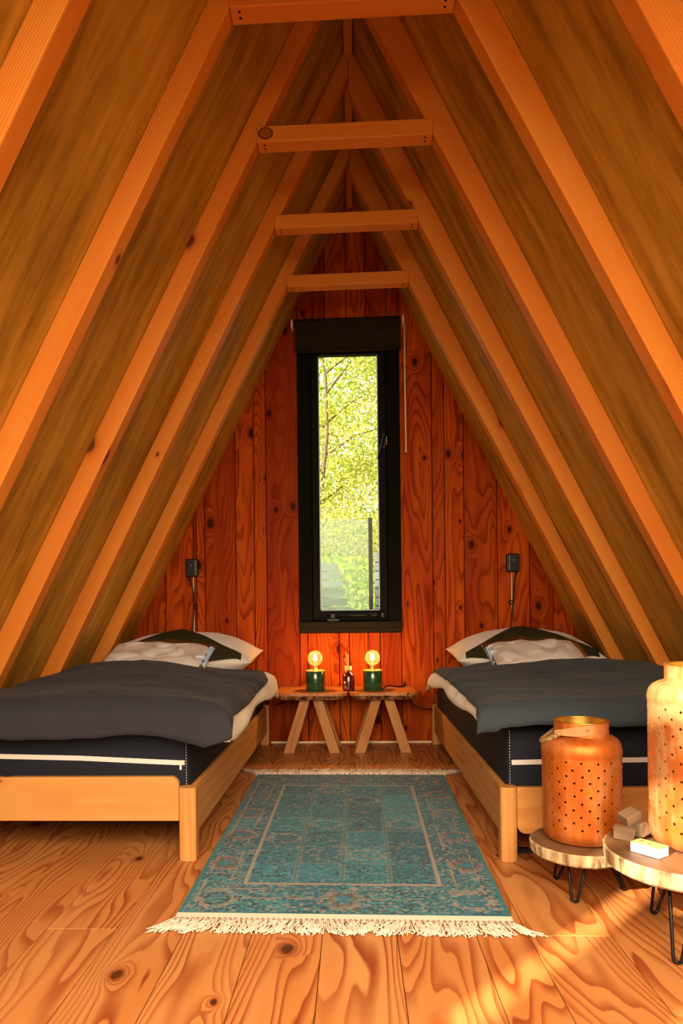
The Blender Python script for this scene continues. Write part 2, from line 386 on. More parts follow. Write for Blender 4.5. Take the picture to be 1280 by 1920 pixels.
# sloping sides
for nm, sl, ap, sg in (('wall_left', SL, AL, -1), ('wall_right', SR, AR, 1)):
    m = MB(); y = .45
    ys = [.45, .893, 1.4765, 2.0595, 2.6425, 3.2265, 3.81, WY + .03]
    for a, b in zip(ys[:-1], ys[1:]):
        zb = -.05; xb = sg * (ap - zb) / sl; nx, nz = sg * sl, 1.0; L = math.hypot(nx, nz); nx *= .02 / L; nz *= .02 / L
        m.prism([(xb, zb), (0, ap), (0 + nx * .2, ap + nz + .02), (xb + nx, zb + nz)], a, b, (-sg, 0, sl))
    tag(m.build(nm, M['panel']), kind='structure')
rb = MB().box(-.018, .018, .45, WY, 3.235, 3.31)
tag(rb.build('ridge_beam', M['rafter'], bevel=.002), 'thin reddish ridge board running along the very top under the roof', 'ridge beam')

hw = MB(); zf = 2.1  # unseen gable header, added to keep daylight off the upper roof
hw.prism([(xl(zf), zf), (xr(zf), zf), (0, AL)], .47, .50, (1, 0, 0), .3)
tag(hw.build('gable_light_block', M['rafter']), 'boarded light blocker added out of view above the open entrance', kind='structure')

# back wall: vertical boards of many widths around the window
WX0, WX1, WZ0, WZ1 = -.328, .287, .668, 2.47
def topz(x): return AL + x * SL + .008 if x < 0 else AR - x * SR + .008
bw = MB()
def plank(x0, x1, z0, z1=None):
    x0 += .0022; x1 -= .0022
    off = random.uniform(0, .003)
    if z1 is None:
        zz0, zz1 = topz(x0) , topz(x1)
        if min(zz0, zz1) < z0:
            pass
        poly = [(x0, z0), (x1, z0), (x1, max(zz1, z0 + .001)), (x0, max(zz0, z0 + .001))]
        if x0 < 0 < x1: poly = [(x0, z0), (x1, z0), (x1, zz1), (0, AL + .008), (x0, zz0)]
    else: poly = [(x0, z0), (x1, z0), (x1, z1), (x0, z1)]
    bw.prism(poly, WY + off, WY + .022, (0, 0, 1))
left = [-1.66, -1.52, -1.395, -1.262, -1.147, -.976, -.956, -.904, -.714, -.6, -.525, -.328]
right = [.287, .48, .553, .668, .865, 1.056, 1.195, 1.315, 1.45, 1.64]
for a, b in zip(left[:-1], left[1:]): plank(a, b, 0)
for a, b in zip(right[:-1], right[1:]): plank(a, b, 0)
cen = [-.328, -.281, -.09, -.028, .084, .158, .287]
for a, b in zip(cen[:-1], cen[1:]): plank(a, b, 0, WZ0 - .003)
topp = [-.328, -.232, -.158, -.029, .087, .213, .287]
for a, b in zip(topp[:-1], topp[1:]): plank(a, b, WZ1 + .003)
tag(bw.build('wall_back', M['wall'], bevel=.0015, seg=1), kind='structure')
bk = MB()
for p in ([(-1.66, 0), (WX0, 0), (WX0, topz(WX0)), (-1.66, topz(-1.66))], [(WX1, 0), (1.63, 0), (1.63, topz(1.63)), (WX1, topz(WX1))],
          [(WX0, 0), (WX1, 0), (WX1, WZ0), (WX0, WZ0)], [(WX0, WZ1), (WX1, WZ1), (WX1, topz(WX1)), (0, AL + .008), (WX0, topz(WX0))]):
    bk.prism(p, WY + .0225, WY + .06, (0, 0, 1))
tag(bk.build('wall_rear', M['dark_gap']), kind='structure')
sk = MB().box(-.51, .465, WY - .012, WY, .0, .012)  # pale strip painted as the line of light along the wall foot
tag(sk.build('light_gap_strip', M['light_gap'], bevel=.002), kind='structure')

# ---- rafters: one pair per bay, each rafter a thing
RY = [1.444, 2.027, 2.610, 3.194, 3.777]
lab_l = ['thick pine rafter crossing the top left corner, nearest on the left slope',
         'left pine rafter whose top carries the nearest and highest tie beam',
         'left pine rafter running up to the second tie beam from the front',
         'pine rafter of the left slope meeting the third tie beam from the front',
         'left pine rafter closest to the back wall, carrying the shortest tie beam']
lab_r = ['thick bright pine rafter crossing the top right corner, nearest on the right slope',
         'pale right pine rafter below the right end of the nearest tie beam',
         'right pine rafter meeting the second tie beam from the front',
         'reddish pine rafter of the right slope meeting the third tie beam from the front',
         'right pine rafter closest to the back wall, meeting the shortest tie beam']
for i, y in enumerate(RY):
    w = .065
    for sg, ia, isl, pa, psl, lab in ((-1, IL, ILS, AL, SL, lab_l[i]), (1, IR, IRS, AR, SR, lab_r[i])):
        g = .0015
        xo = sg * (pa - 0) / psl - sg * g; xi = sg * (ia - 0) / isl
        poly = [(xi, 0.0), (xo, 0.0), (sg * .0005, pa - g * psl), (sg * .0005, ia)]
        o = MB().prism(poly, y, y + w, (-sg, 0, isl)).build('rafter', M['rafter'], bevel=.004, origin=(xi, y, 0))
        tag(o, lab, 'rafter', 'roof rafters')
tl = ['nearest and highest pine tie beam across the roof, cut by the top edge of the view',
      'second pine tie beam from the front, with a large round knot at its left end',
      'third pine tie beam from the front, spanning the roof between knotty rafters',
      'fourth and farthest pine tie beam, shortest of the row, just above the window blind']
for i, y in enumerate(RY[1:]):
    z0 = 2.503 + (0, -.002, -.004, -.002)[i]; z1 = z0 + (.10, .058, .060, .062)[i]
    o = MB().prism([(-.331, z0 - .006), (.301, z0 + .002), (.301, z1 + .002), (-.331, z1 - .006)], y - .012, y + .052, (1, 0, 0)).build('tie_beam', M['rafter'], bevel=.003, origin=(0, y, z0))
    tag(o, tl[i], 'beam', 'tie beams')
    for sx in (-.305, .275):
        for k in (0, 1):
            MB().lathe([(0.0001, 0), (.004, 0), (.004, -.0015), (.0001, -.0015)], (0, 0, 0), 8).build('nail_head', M['black_steel'], o).location = (sx, .004 + k * .022, -.002 + .004 * (1 if sx > 0 else -1))
    if i == 1:
        kv = []; kf = []
        for ring, (rx, yy) in enumerate(((.024, 0.0), (.022, -.0012), (.0001, -.0014))):
            for k in range(20):
                a = k * math.pi / 10; kv.append((-.300 + rx * 1.15 * math.cos(a), y - .012 + yy, z0 + .026 + rx * .95 * math.sin(a)))
        kf = [(r_ * 20 + k, r_ * 20 + (k + 1) % 20, r_ * 20 + 20 + (k + 1) % 20, r_ * 20 + 20 + k) for r_ in range(2) for k in range(20)]
        kn = MB().add(kv, kf, (1, 0, 0)).build('knot', M['knot'], o); kn.matrix_parent_inverse = Matrix.Translation(-Vector(o.location))

# ---- window
win = bpy.data.objects.new('window_1', None); C.objects.link(win); tag(win, kind='structure'); 
fr = MB(); YF0, YF1 = WY - .012, WY + .075
fr.box(WX0, WX0 + .078, YF0, YF1, WZ0 + .066, WZ1); fr.box(WX1 - .078, WX1, YF0, YF1, WZ0 + .066, WZ1); fr.box(WX0, WX1, YF0, YF1, WZ1 - .06, WZ1)
for q0, q1 in ((WX0 + .07, WX0 + .10), (WX1 - .10, WX1 - .07)): fr.box(q0, q1, WY + .0605, YF1, WZ0 + .066, WZ1)
fr.box(WX0, WX1, WY + .0605, YF1, WZ0 + .06, WZ0 + .10)
fr.build('window_frame', M['frame_black'], win, bevel=.002)
MB().box(WX0 - .002, WX1 + .002, YF0 - .012, YF1, WZ0 + .028, WZ0 + .066).box(WX0, WX1, YF0 - .004, YF1, WZ0, WZ0 + .027).build('window_sill', M['sillwood'], win, bevel=.002)
sx0, sx1, sz0, sz1 = WX0 + .083, WX1 - .083, WZ0 + .073, WZ1 - .065
GX0, GX1, GZ0 = -.204, .160, .800
ys0, ys1 = WY + .012, WY + .06
sa = MB().box(sx0, GX0, ys0, ys1, sz0, sz1).box(GX1, sx1, ys0, ys1, sz0, sz1).box(GX0, GX1, ys0, ys1, sz0, GZ0).box(GX0, GX1, ys0, ys1, sz1 - .05, sz1)
sa.build('sash', M['sash_black'], win, bevel=.002)
bd = MB().box(GX0, GX0 + .005, ys0 + .02, ys1, GZ0, sz1 - .05).box(GX1 - .005, GX1, ys0 + .02, ys1, GZ0, sz1 - .05).box(GX0, GX1, ys0 + .02, ys1, GZ0, GZ0 + .006)
bd.build('glazing_bead', M['bead'], win)
MB().box(GX0, GX1, WY + .045, WY + .049, GZ0, sz1 - .05).build('window_pane', M['pane'], win)
hn = MB().box(.188, .200, ys0 - .012, ys0, 1.775, 1.87).tube([(.194, ys0 - .012, 1.85), (.194, ys0 - .035, 1.85), (.180, ys0 - .045, 1.80), (.155, ys0 - .048, 1.71)], [.007, .007, .008, .006], 8)
hn.build('window_handle', M['black_plastic'], win)
MB().box(.206, .212, ys0 - .016, ys0 - .004, 1.80, 1.85).build('latch_plate', M['ivory'], win)
st = MB().tube([(-.13, ys0 - .02, .770), (.17, ys0 - .02, .772)], .007, 8).tube([(.09, ys0 - .02, .7715), (.17, ys0 - .02, .772)], .011, 8).box(-.138, -.115, ys0 - .03, ys0, .756, .782).box(.165, .18, ys0 - .03, ys0, .76, .785).box(-.16, -.09, ys0 - .03, ys0, .738, .75)
st.build('window_stay', M['black_plastic'], win)

# ---- roller blind
bl = empty('roller_blind', (-.02, WY - .05, 2.53), 'dark grey-brown roller blind rolled most of the way up above the narrow window', 'blind')
def loc(o, p=bl): o.matrix_parent_inverse = Matrix.Translation(-Vector(p.location)); return o
def put(m, name, mat, parent, **k):
    o = m.build(name, mat, parent, **k); o.matrix_parent_inverse = Matrix.Translation(-Vector(parent.location)); return o
put(MB().tube([(-.338, WY - .05, 2.525), (.296, WY - .05, 2.531)], .024, 20), 'roller', M['blind'], bl)
fbv = []; 
for k in range(9):
    z = 2.52 - k * .0205
    fbv.append((z, WY - .074 + .002 * math.sin(k * 1.3)))
mm = MB()
vv = []; ff = []
for z, y in fbv: vv += [(-.333, y, z - .004), (.294, y, z + .004)]
for z, y in fbv[::-1]: vv += [(-.333, y + .0015, z - .004), (.294, y + .0015, z + .004)]
n = len(fbv) * 2
ff = [(2 * i, 2 * i + 1, (2 * i + 3) % (2 * n // 1) if 2 * i + 3 < 2 * n else 1, (2 * i + 2) % (2 * n)) for i in range(n)]
ff = [(2 * i, 2 * i + 1, (2 * ((i + 1) % n)) + 1, 2 * ((i + 1) % n)) for i in range(n)]
mm.add(vv, ff); put(mm, 'blind_fabric', M['blind'], bl)
put(MB().tube([(-.333, WY - .074, 2.346), (.294, WY - .074, 2.354)], .009, 10), 'bottom_bar', M['blind'], bl)
for sx, sz in ((-.352, 2.522), (.310, 2.534)):
    put(MB().tube([(sx - .006, WY - .05, sz), (sx + .006, WY - .05, sz)], .027, 20).box(sx - .005, sx + .005, WY - .05, WY - .0005, sz - .024, sz + .024), 'bracket', M['ivory'], bl, bevel=.0015)
pc = empty('pull_cord', (.318, WY - .07, 1.73), 'pale blind pull cord hanging down the right side of the window', 'cord')
pc = pc
put(MB().tube([(.316, WY - .078, 2.525), (.317, WY - .078, 2.1), (.320, WY - .076, 1.748)], .0045, 6), 'cord_strand', M['cord'], pc)
put(MB().tube([(.320, WY - .076, 1.75), (.320, WY - .076, 1.735)], .0065, 8), 'cord_end', M['cord'], pc)

# ---- black wall boxes with cables
def wallbox(cx, cz, side, label, sgn):
    t = empty('wall_socket_box', (cx, WY, cz), label, 'socket box', 'black wall boxes above the beds')
    put(MB().box(cx - .037, cx + .037, WY - .036, WY - .001, cz - .054, cz + .054), 'box_cover', M['black_plastic'], t, bevel=.006, seg=3)
    put(MB().box(cx + sgn * .022, cx + sgn * .0235, WY - .0368, WY - .03, cz - .045, cz + .045), 'cover_seam', M['cord'], t)
    put(MB().tube([(cx - sgn * .002, WY - .0375, cz + .014), (cx - sgn * .002, WY - .035, cz + .014)], .0025, 8), 'indicator_dot', M['white_dot'], t)
    b = []
    for k in range(15):
        q = k / 14; z = cz - .05 - q * .52
        b.append((cx - sgn * .03 * math.exp(-q * 9) + .006 * math.sin(q * 7) + sgn * .004, WY - .012 - .004 * math.sin(q * 9), z))
    b2 = MB().tube(b, .0048, 6)
    lo = []
    for k in range(13):
        q = k / 12 * 2 * math.pi; lo.append((b[5][0] + sgn * (.012 - .012 * math.cos(q)), WY - .016, b[5][2] + .010 * math.sin(q)))
    b2.tube(lo, .004, 6)
    put(b2, 'cable', M['black_plastic'], t)
    put(MB().tube([(cx + sgn * .004, WY - .006, cz - .05), (cx + sgn * .006, WY - .006, cz - .55)], .0035, 6), 'pale_cable', M['cord'], t)
wallbox(-.978, 1.070, 'left', 'small black socket box with dangling cable on the wall above the left bed', 1)
wallbox(.951, 1.076, 'right', 'small black socket box with dangling cable on the wall above the right bed', -1)

# ------------------------------------------------------------------ beds
def rail_poly_end(x0, x1, z0, z1, rt=None, rb=None, r=.028):
    # rounded corners at chosen corners (list of 'tl','tr','bl','br')
    pts = []
    def arc(cx, cz, a0, a1):
        for k in range(7):
            a = R(a0 + (a1 - a0) * k / 6); pts.append((cx + r * math.cos(a), cz + r * math.sin(a)))
    rs = rt or []
    if 'bl' in rs: arc(x0 + r, z0 + r, 180, 270)
    else: pts.append((x0, z0))
    if 'br' in rs: arc(x1 - r, z0 + r, 270, 360)
    else: pts.append((x1, z0))
    if 'tr' in rs: arc(x1 - r, z1 - r, 0, 90)
    else: pts.append((x1, z1))
    if 'tl' in rs: arc(x0 + r, z1 - r, 90, 180)
    else: pts.append((x0, z1))
    return pts

def bed(side):
    L = side == 'left'
    sg = -1 if L else 1
    xi = -.515 if L else .458          # inner face
    xo = -1.365 if L else 1.325
    y0, y1 = 2.30, WY - .018
    t = empty('bed_frame', (xi, y0, 0), 'low pine bed frame on the ' + ('left, its end board rising above the corner post' if L else 'right, seen behind the copper lanterns'), 'bed', 'low pine bed frames')
    lx0, lx1 = (xi - .055, xi) if L else (xi, xi + .052)
    def leg(a, b, ya, yb):
        # rounded outward face
        pts = []; n = 12; cx = (a + b) / 2; w = (b - a) / 2
        poly = [(a, yb), (a, ya + .012)]
        for k in range(n + 1):
            q = math.pi * k / n; poly.append((cx - w * math.cos(q), ya + .012 - .012 * math.sin(q)))
        poly += [(b, yb)]
        put(MB().prism_z(poly, 0, .236, (0, 0, 1)), 'leg', M['bedpine'], t, bevel=.0025)
    leg(lx0, lx1, y0, y0 + .05)
    ox0, ox1 = (xo, xo + .055) if L else (xo - .055, xo)
    leg(ox0, ox1, y0, y0 + .05)
    leg(lx0, lx1, y1 - .05, y1); leg(ox0, ox1, y1 - .05, y1)
    # side rails
    for x in ((xi - .012, xo + .032) if L else (xi + .030, xo - .012)):
        put(MB().box(x - .018 if L else x - .018, x, y0 + .051, y1 - .001 - (.05 if abs(x - xo) < .1 or True else 0), .07, .232, d=(0, 1, 0)), 'side_rail', M['bedpine'], t, bevel=.004)
    # end boards
    if L:
        pl = rail_poly_end(ox1 + .001, lx0 - .001, .127, .270, ['tr', 'tl'])
    else:
        pl = rail_poly_end(lx1 + .001, ox0 - .001, .086, .234, ['bl', 'br'])
    put(MB().prism(pl, y0 + .012, y0 + .036, (1, 0, 0)), 'end_board', M['bedpine'], t, bevel=.003)
    put(MB().box(min(lx1, ox1) + .001, max(lx0, ox0) - .001, y1 - .036, y1 - .012, .09, .232, d=(1, 0, 0)), 'end_board', M['bedpine'], t, bevel=.003)
    for k in range(14):
        y = y0 + .10 + k * .138
        a, b = sorted((xi - sg * -.035, xo + sg * -.035)) if False else sorted((xi + sg * .034, xo - sg * .034))
        put(MB().box(a, b, y, y + .06, .148, .166, d=(1, 0, 0)), 'slat', M['bedpine'], t)
    # mattress
    mx0, mx1 = (xo + .02, xi - .031) if L else (xi + .031, xo - .031)
    my0, my1 = y0 + .040, y1 - .052
    mt = empty('mattress', ((mx0 + mx1) / 2, my0, .167), 'navy blue foam mattress with a white zip, lying on the ' + side + ' pine bed', 'mattress', 'navy mattresses')
    # soft block : grid box with rounded profile, slight bulge
    nx, ny = 24, 44; vs = []; fs = []
    z0, z1 = .167, .418
    sec = []
    r = .028
    bm = MB()
    # build as rounded box through superellipse rings (horizontal rings stacked)
    prof = [(0.02, 0), (.006, .004), (0, .014), (-.002, .05), (-.005, .12), (-.002, .20), (0.001, .232), (.008, .245), (.022, .251)]
    N = []
    W = mx1 - mx0; H = my1 - my0
    def ring(ins, z):
        pts = []
        a0, a1, b0, b1 = mx0 + ins, mx1 - ins, my0 + ins, my1 - ins
        for (cx, cy, s0) in ((a1 - r, b0 + r, -90), (a1 - r, b1 - r, 0), (a0 + r, b1 - r, 90), (a0 + r, b0 + r, 180)):
            for k in range(6):
                q = R(s0 + 18 * k); pts.append((cx + r * math.cos(q), cy + r * math.sin(q), z))
        return pts
    allv = []
    for ins, dz in prof: allv += ring(ins, z0 + dz)
    n = 24
    fs = [(i * n + k, i * n + (k + 1) % n, (i + 1) * n + (k + 1) % n, (i + 1) * n + k) for i in range(len(prof) - 1) for k in range(n)]
    fs += [tuple(range(n - 1, -1, -1)), tuple(range((len(prof) - 1) * n, len(prof) * n))]
    bm.add(allv, fs, (0, 1, 0), None, True)
    put(bm, 'mattress_body', M['mattress'], mt)
    yz = my0 - .0062
    if L: zp = [(-1.33, .335), (-1.16, .3335), (-.9, .327), (-.7, .317), (-.575, .311), (-.556, .311)]
    else: zp = [(.50, .309), (.6, .311), (.8, .315), (.95, .317), (1.27, .317)]
    zv = []
    for x, z in zp: zv += [(x, yz, z - .008), (x, yz, z + .008)]
    for x, z in zp[::-1]: zv += [(x, yz + .008, z - .008), (x, yz + .008, z + .008)]
    nn = 2 * len(zp)
    put(MB().add(zv, [(2 * i, 2 * i + 1, 2 * ((i + 1) % nn) + 1, 2 * ((i + 1) % nn)) for i in range(nn)], (1, 0, 0)), 'zipper', M['zip'], mt)
    if L:
        put(MB().box(-.572, -.565, yz - .004, yz + .002, .288, .314).box(-.580, -.557, yz - .005, yz + .003, .305, .316), 'zip_pull', M['zip'], mt, bevel=.001)
    sx = mx1 - .006 if L else mx0 + .006
    sm = MB()
    for k in range(26):
        z = .175 + k * .0092; sm.box(sx - .0007, sx + .0007, my0 - .0015, my0 + .005, z, z + .004)
    put(sm, 'seam_stitching', M['stitch'], mt)
    return mx0, mx1, my0, my1

LB = bed('left'); RB = bed('right')

# ------------------------------------------------------------------ bedding
def fold(d, r):
    """d: arclength past the flat edge -> (horizontal run, drop)"""
    if d <= 0: return 0.0, 0.0
    q = d / r
    if q < math.pi / 2: return r * math.sin(q), r * (1 - math.cos(q))
    return r + (d - r * math.pi / 2) * .04, r + (d - r * math.pi / 2)

def sheet(fn, nu, nv, thick=.012):
    top = []
    for j in range(nv + 1):
        for i in range(nu + 1): top.append(Vector(fn(i / nu, j / nv)))
    P = np.array([tuple(p) for p in top]).reshape(nv + 1, nu + 1, 3)
    du = np.gradient(P, axis=1); dv = np.gradient(P, axis=0); nn = np.cross(du, dv); nn /= np.linalg.norm(nn, axis=2, keepdims=True) + 1e-9
    if nn[nv // 2, nu // 2, 2] < 0: nn = -nn
    e = np.ones((nv + 1, nu + 1, 1)); 
    bot = P - nn * thick
    verts = [tuple(p) for p in P.reshape(-1, 3)] + [tuple(p) for p in bot.reshape(-1, 3)]
    K = (nu + 1) * (nv + 1); f = []
    for j in range(nv):
        for i in range(nu):
            a = j * (nu + 1) + i; f.append((a, a + 1, a + nu + 2, a + nu + 1)); f.append((K + a, K + a + nu + 1, K + a + nu + 2, K + a + 1))
    for i in range(nu):
        f.append((i, K + i, K + i + 1, i + 1)); a = nv * (nu + 1) + i; f.append((a, a + 1, K + a + 1, K + a))
    for j in range(nv):
        a = j * (nu + 1); f.append((a, a + nu + 1, K + a + nu + 1, K + a)); a += nu; f.append((a, K + a, K + a + nu + 1, a + nu + 1))
    return MB().add(verts, f, (0, 1, 0), None, True)

def wr(x, y, sd, a=.006):
    v = Vector((x * 2.2, y * 3.5, sd)); w = noise.noise(v) + .5 * noise.noise(v * 2.3)
    v2 = Vector((x * 5 + y * 6, (y * 2.0 - x * 7.5), sd + 3)); rdg = 1 - abs(noise.noise(v2)) * 2
    return a * 1.8 * w + a * .7 * rdg

def duvet(side):
    L = side == 'left'
    sg = 1 if L else -1                       # direction towards the aisle
    xe = -.470 if L else .462                 # where the top starts to fold down on the aisle side
    xf = -1.300 if L else 1.262               # outer edge
    r = .072
    ztop = .505 if L else .500
    yf = 2.312; yb = 3.72 if L else 3.88
    flat_x = abs(xe - xf)
    def surf(dx, dy, off=0.0, sd=1.0, hx=.075, hy=.095):
        # dx: arclength from outer edge to aisle; dy: arclength from back to front (negative = beyond back)
        ax = dx - flat_x
        rx, zx = fold(ax, r)
        fx = min(dx, flat_x)
        ay = (dy - (yb - yf))
        ry, zy = fold(ay, r)
        fy = min(dy, yb - yf)
        x = xf + sg * (fx + rx); y = yb - fy - ry
        zb = 0
        if dy < .10: zb = .05 * (1 - dy / .10) ** 2
        puff = .022 * math.sin(math.pi * min(max(dx / flat_x, 0), 1)) + .010 * math.sin(y * 4.1 + sd) + .012 * math.sin(x * 6 + y * 2.3)
        z = ztop + puff + .030 * max(0, 1 - dx / .5) - (max(zx, 0) ** 3 + max(zy, 0) ** 3) ** (1 / 3) - zb
        w = wr(x, y, sd)
        if zx > .02: x += sg * w * 1.3
        if zy > .02: y -= w * 1.3
        z += w
        # keep inside the slope
        lim = ((IL - z) / ILS - .035) if L else ((IR - z) / IRS - .035)
        if abs(x) > lim: x = math.copysign(lim, x)
        if off:
            z += off if zx + zy < r * 1.2 else 0
            if zx > 0: x += sg * off * min(1, zx / r * 1.5)
            if zy > 0: y -= off * min(1, zy / r * 1.5)
        return (x, y, z)
    t = empty('duvet', ((xf + xe) / 2, 3.0, ztop), 'rumpled ' + ('charcoal grey' if L else 'blue-grey') + ' duvet with white lining, spread over the ' + side + ' bed', 'duvet', 'duvets on the beds')
    Ly = yb - yf
    # white body
    hemx = .140 if L else .108; hemy = .100
    def body(u, v):
        lastx = flat_x + hemx + (.018 * math.sin(v * 9) if L else .012 * math.sin(v * 13))
        if not L and v < .12: lastx -= .0
        return surf(u * lastx, v * (Ly + hemy), 0, 1.0)
    put(sheet(body, 50, 80, .02), 'lining', M['cream'] if L else M['white_cotton'], t)
    # coloured top layer
    def cover(u, v):
        yy = 1 - v
        if L:
            corner = max(0, (v - .90) / .10)
            edge = flat_x + .088 - .012 * yy - .075 * max(0, 1 - v / .28) ** 2 + .060 * min(corner, .55) - .12 * max(0, (v - .955) / .045) ** 2
            hem = .150 + .006 * math.sin(u * 5) + .030 * max(0, (u - .70) / .3) ** 2
            dyv = v * (Ly + hem)
            back = .05 + .10 * u * u
        else:
            edge = flat_x + .045 + .030 * v + .03 * max(0, (v - .9) / .1)
            hem = .125 + .006 * math.sin(u * 7); back = .01
            dyv = v * (Ly + hem)
        dyv = back * (1 - v) ** 2 + dyv * (1 - 0)
        return surf(u * edge, dyv, .010, 1.0)
    put(sheet(cover, 60, 100, .008), 'duvet_cover', M['duvet_left'] if L else M['duvet_right'], t)
duvet('left'); duvet('right')

def cushion_pts(w, d, h, pinch=.10, n=28, sd=0, wrk=.006, sharp=.42):
    P = {}
    def f(u, v, s):
        x = w / 2 * u * (1 - pinch * (1 - v * v) * 0 - pinch * (1 - abs(v) ** 2.2) * abs(u) ** 2)
        y = d / 2 * v * (1 - pinch * (1 - abs(u) ** 2.2) * abs(v) ** 2)
        t = max(0.0, (1 - abs(u) ** 2.4) * (1 - abs(v) ** 2.4)) ** sharp
        z = s * h / 2 * t
        q = noise.noise(Vector((x * 9, y * 9, sd + s))) * .6 + (1 - 2 * abs(noise.noise(Vector((x * 6 + y * 4, y * 8 - x * 3, sd + 5 * s))))) * .5
        z += q * wrk * t * 1.6
        return Vector((x, y, z))
    return f
def cushion(w, d, h, **k):
    n = 34; f = cushion_pts(w, d, h, **k); vs = []; fs = []
    for s in (1, -1):
        for j in range(n + 1):
            for i in range(n + 1):
                a = -math.cos(math.pi * i / n); b = -math.cos(math.pi * j / n)
                vs.append(f(a, b, s))
    K = (n + 1) ** 2
    for j in range(n):
        for i in range(n):
            a = j * (n + 1) + i; fs.append((a, a + 1, a + n + 2, a + n + 1)); fs.append((K + a, K + a + n + 1, K + a + n + 2, K + a + 1))
    return vs, fs
def clampslope(v):
    z = v.z
    l = -(IL - z) / ILS + .006; r_ = (IR - z) / IRS - .006
    return Vector((min(max(v.x, l), r_), min(v.y, WY - .03), v.z))
def place(name, mat, w, d, h, c, rot, parent, **k):
    vs, fs = cushion(w, d, h, **k)
    Mx = Matrix.Translation(c) @ Matrix.Rotation(rot[2], 4, 'Z') @ Matrix.Rotation(rot[0], 4, 'X') @ Matrix.Rotation(rot[1], 4, 'Y')
    m = MB().add([clampslope(Mx @ v) for v in vs], fs, (0, 1, 0), None, True)
    o = put(m, name, mat, parent)
    md = o.modifiers.new('weld', 'WELD'); md.merge_threshold = .0004
    return o

def pillow_z(x, y, cx, cy, w, d, h, zc):
    u = max(-1, min(1, (x - cx) / (w / 2))); v = max(-1, min(1, (y - cy) / (d / 2)))
    return zc + h / 2 * (max(0, (1 - abs(u) ** 2.4) * (1 - abs(v) ** 2.4)) ** .62)

for side in ('left', 'right'):
    L = side == 'left'
    cx = -.958 if L else .935; cy = 4.06
    pw, pd, ph = (.83, .52, .27) if L else (.79, .52, .27)
    p = empty('pillow', (cx, cy, .44), 'plump white pillow at the head of the ' + side + ' bed, against the back wall', 'pillow', 'white pillows')
    place('pillow_case', M['white_cotton'], pw, pd, ph, Vector((cx, cy, .548)), (R(4), 0, 0), p, sd=3 if L else 9, pinch=.06, wrk=.010, sharp=.62)
    # olive throw cushion, a square laid cornerwise over the pillow
    o = empty('throw_cushion', (cx, cy - .1, .52), 'flat olive green felt cushion laid cornerwise on the white pillow of the ' + side + ' bed', 'cushion', 'olive cushions')
    xl0, xr0 = (-1.318, -.600) if L else (.585, 1.275)
    xa = -.965 if L else .905
    far = Vector((xa, 4.17)); near = Vector((xa, 3.74)); Lc = Vector((xl0, 3.86)); Rc = Vector((xr0, 3.86))
    nu = 40
    def fo(u, v):
        x = xl0 + (xr0 - xl0) * u
        t_ = max(0.0, 1 - (abs(x - xa) / ((xa - xl0) if x < xa else (xr0 - xa))))
        yf_ = 3.832 + .235 * t_ ** 1.7; yn_ = 3.805 - .075 * t_
        y = yn_ + (yf_ - yn_) * v
        z = pillow_z(x, max(y, 3.83), cx, cy, pw * 1.02, pd * 1.04, ph, .548) + (y - cy) * .07 - max(0, 3.83 - y) * .9
        ee = (max(0, (1 - abs(2 * u - 1) ** 4) * (1 - abs(2 * v - 1) ** 3))) ** .5
        return tuple(clampslope(Vector((x, y, z + .010 + .022 * ee + .003 * noise.noise(Vector((x * 12, y * 12, 2)))))))
    put(sheet(fo, nu, nu, .012), 'cushion_cover', M['olive'], o)
    b = empty('linen_package', (cx, 3.80, .55), 'folded white linen in clear plastic wrap lying on the olive cushion of the ' + side + ' bed', 'linen pack', 'plastic wrapped linen packs')
    if L: c0 = Vector((-1.01, 3.64, .568)); w, d, h, rot = .48, .27, .075, (R(24), R(2), R(-4))
    else: c0 = Vector((.915, 3.66, .564)); w, d, h, rot = .43, .27, .075, (R(24), R(-2), R(4))
    place('linen', M['linen_bag'], w, d, h, c0, rot, b, sd=11 if L else 15, pinch=-.02, wrk=.022, sharp=.34)
    place('plastic_wrap', M['plastic_bag'], w + .07, d + .03, h + .012, c0 + Vector((.012 if L else -.004, 0, .002)), rot, b, sd=21 if L else 25, pinch=.03, wrk=.024, sharp=.34)

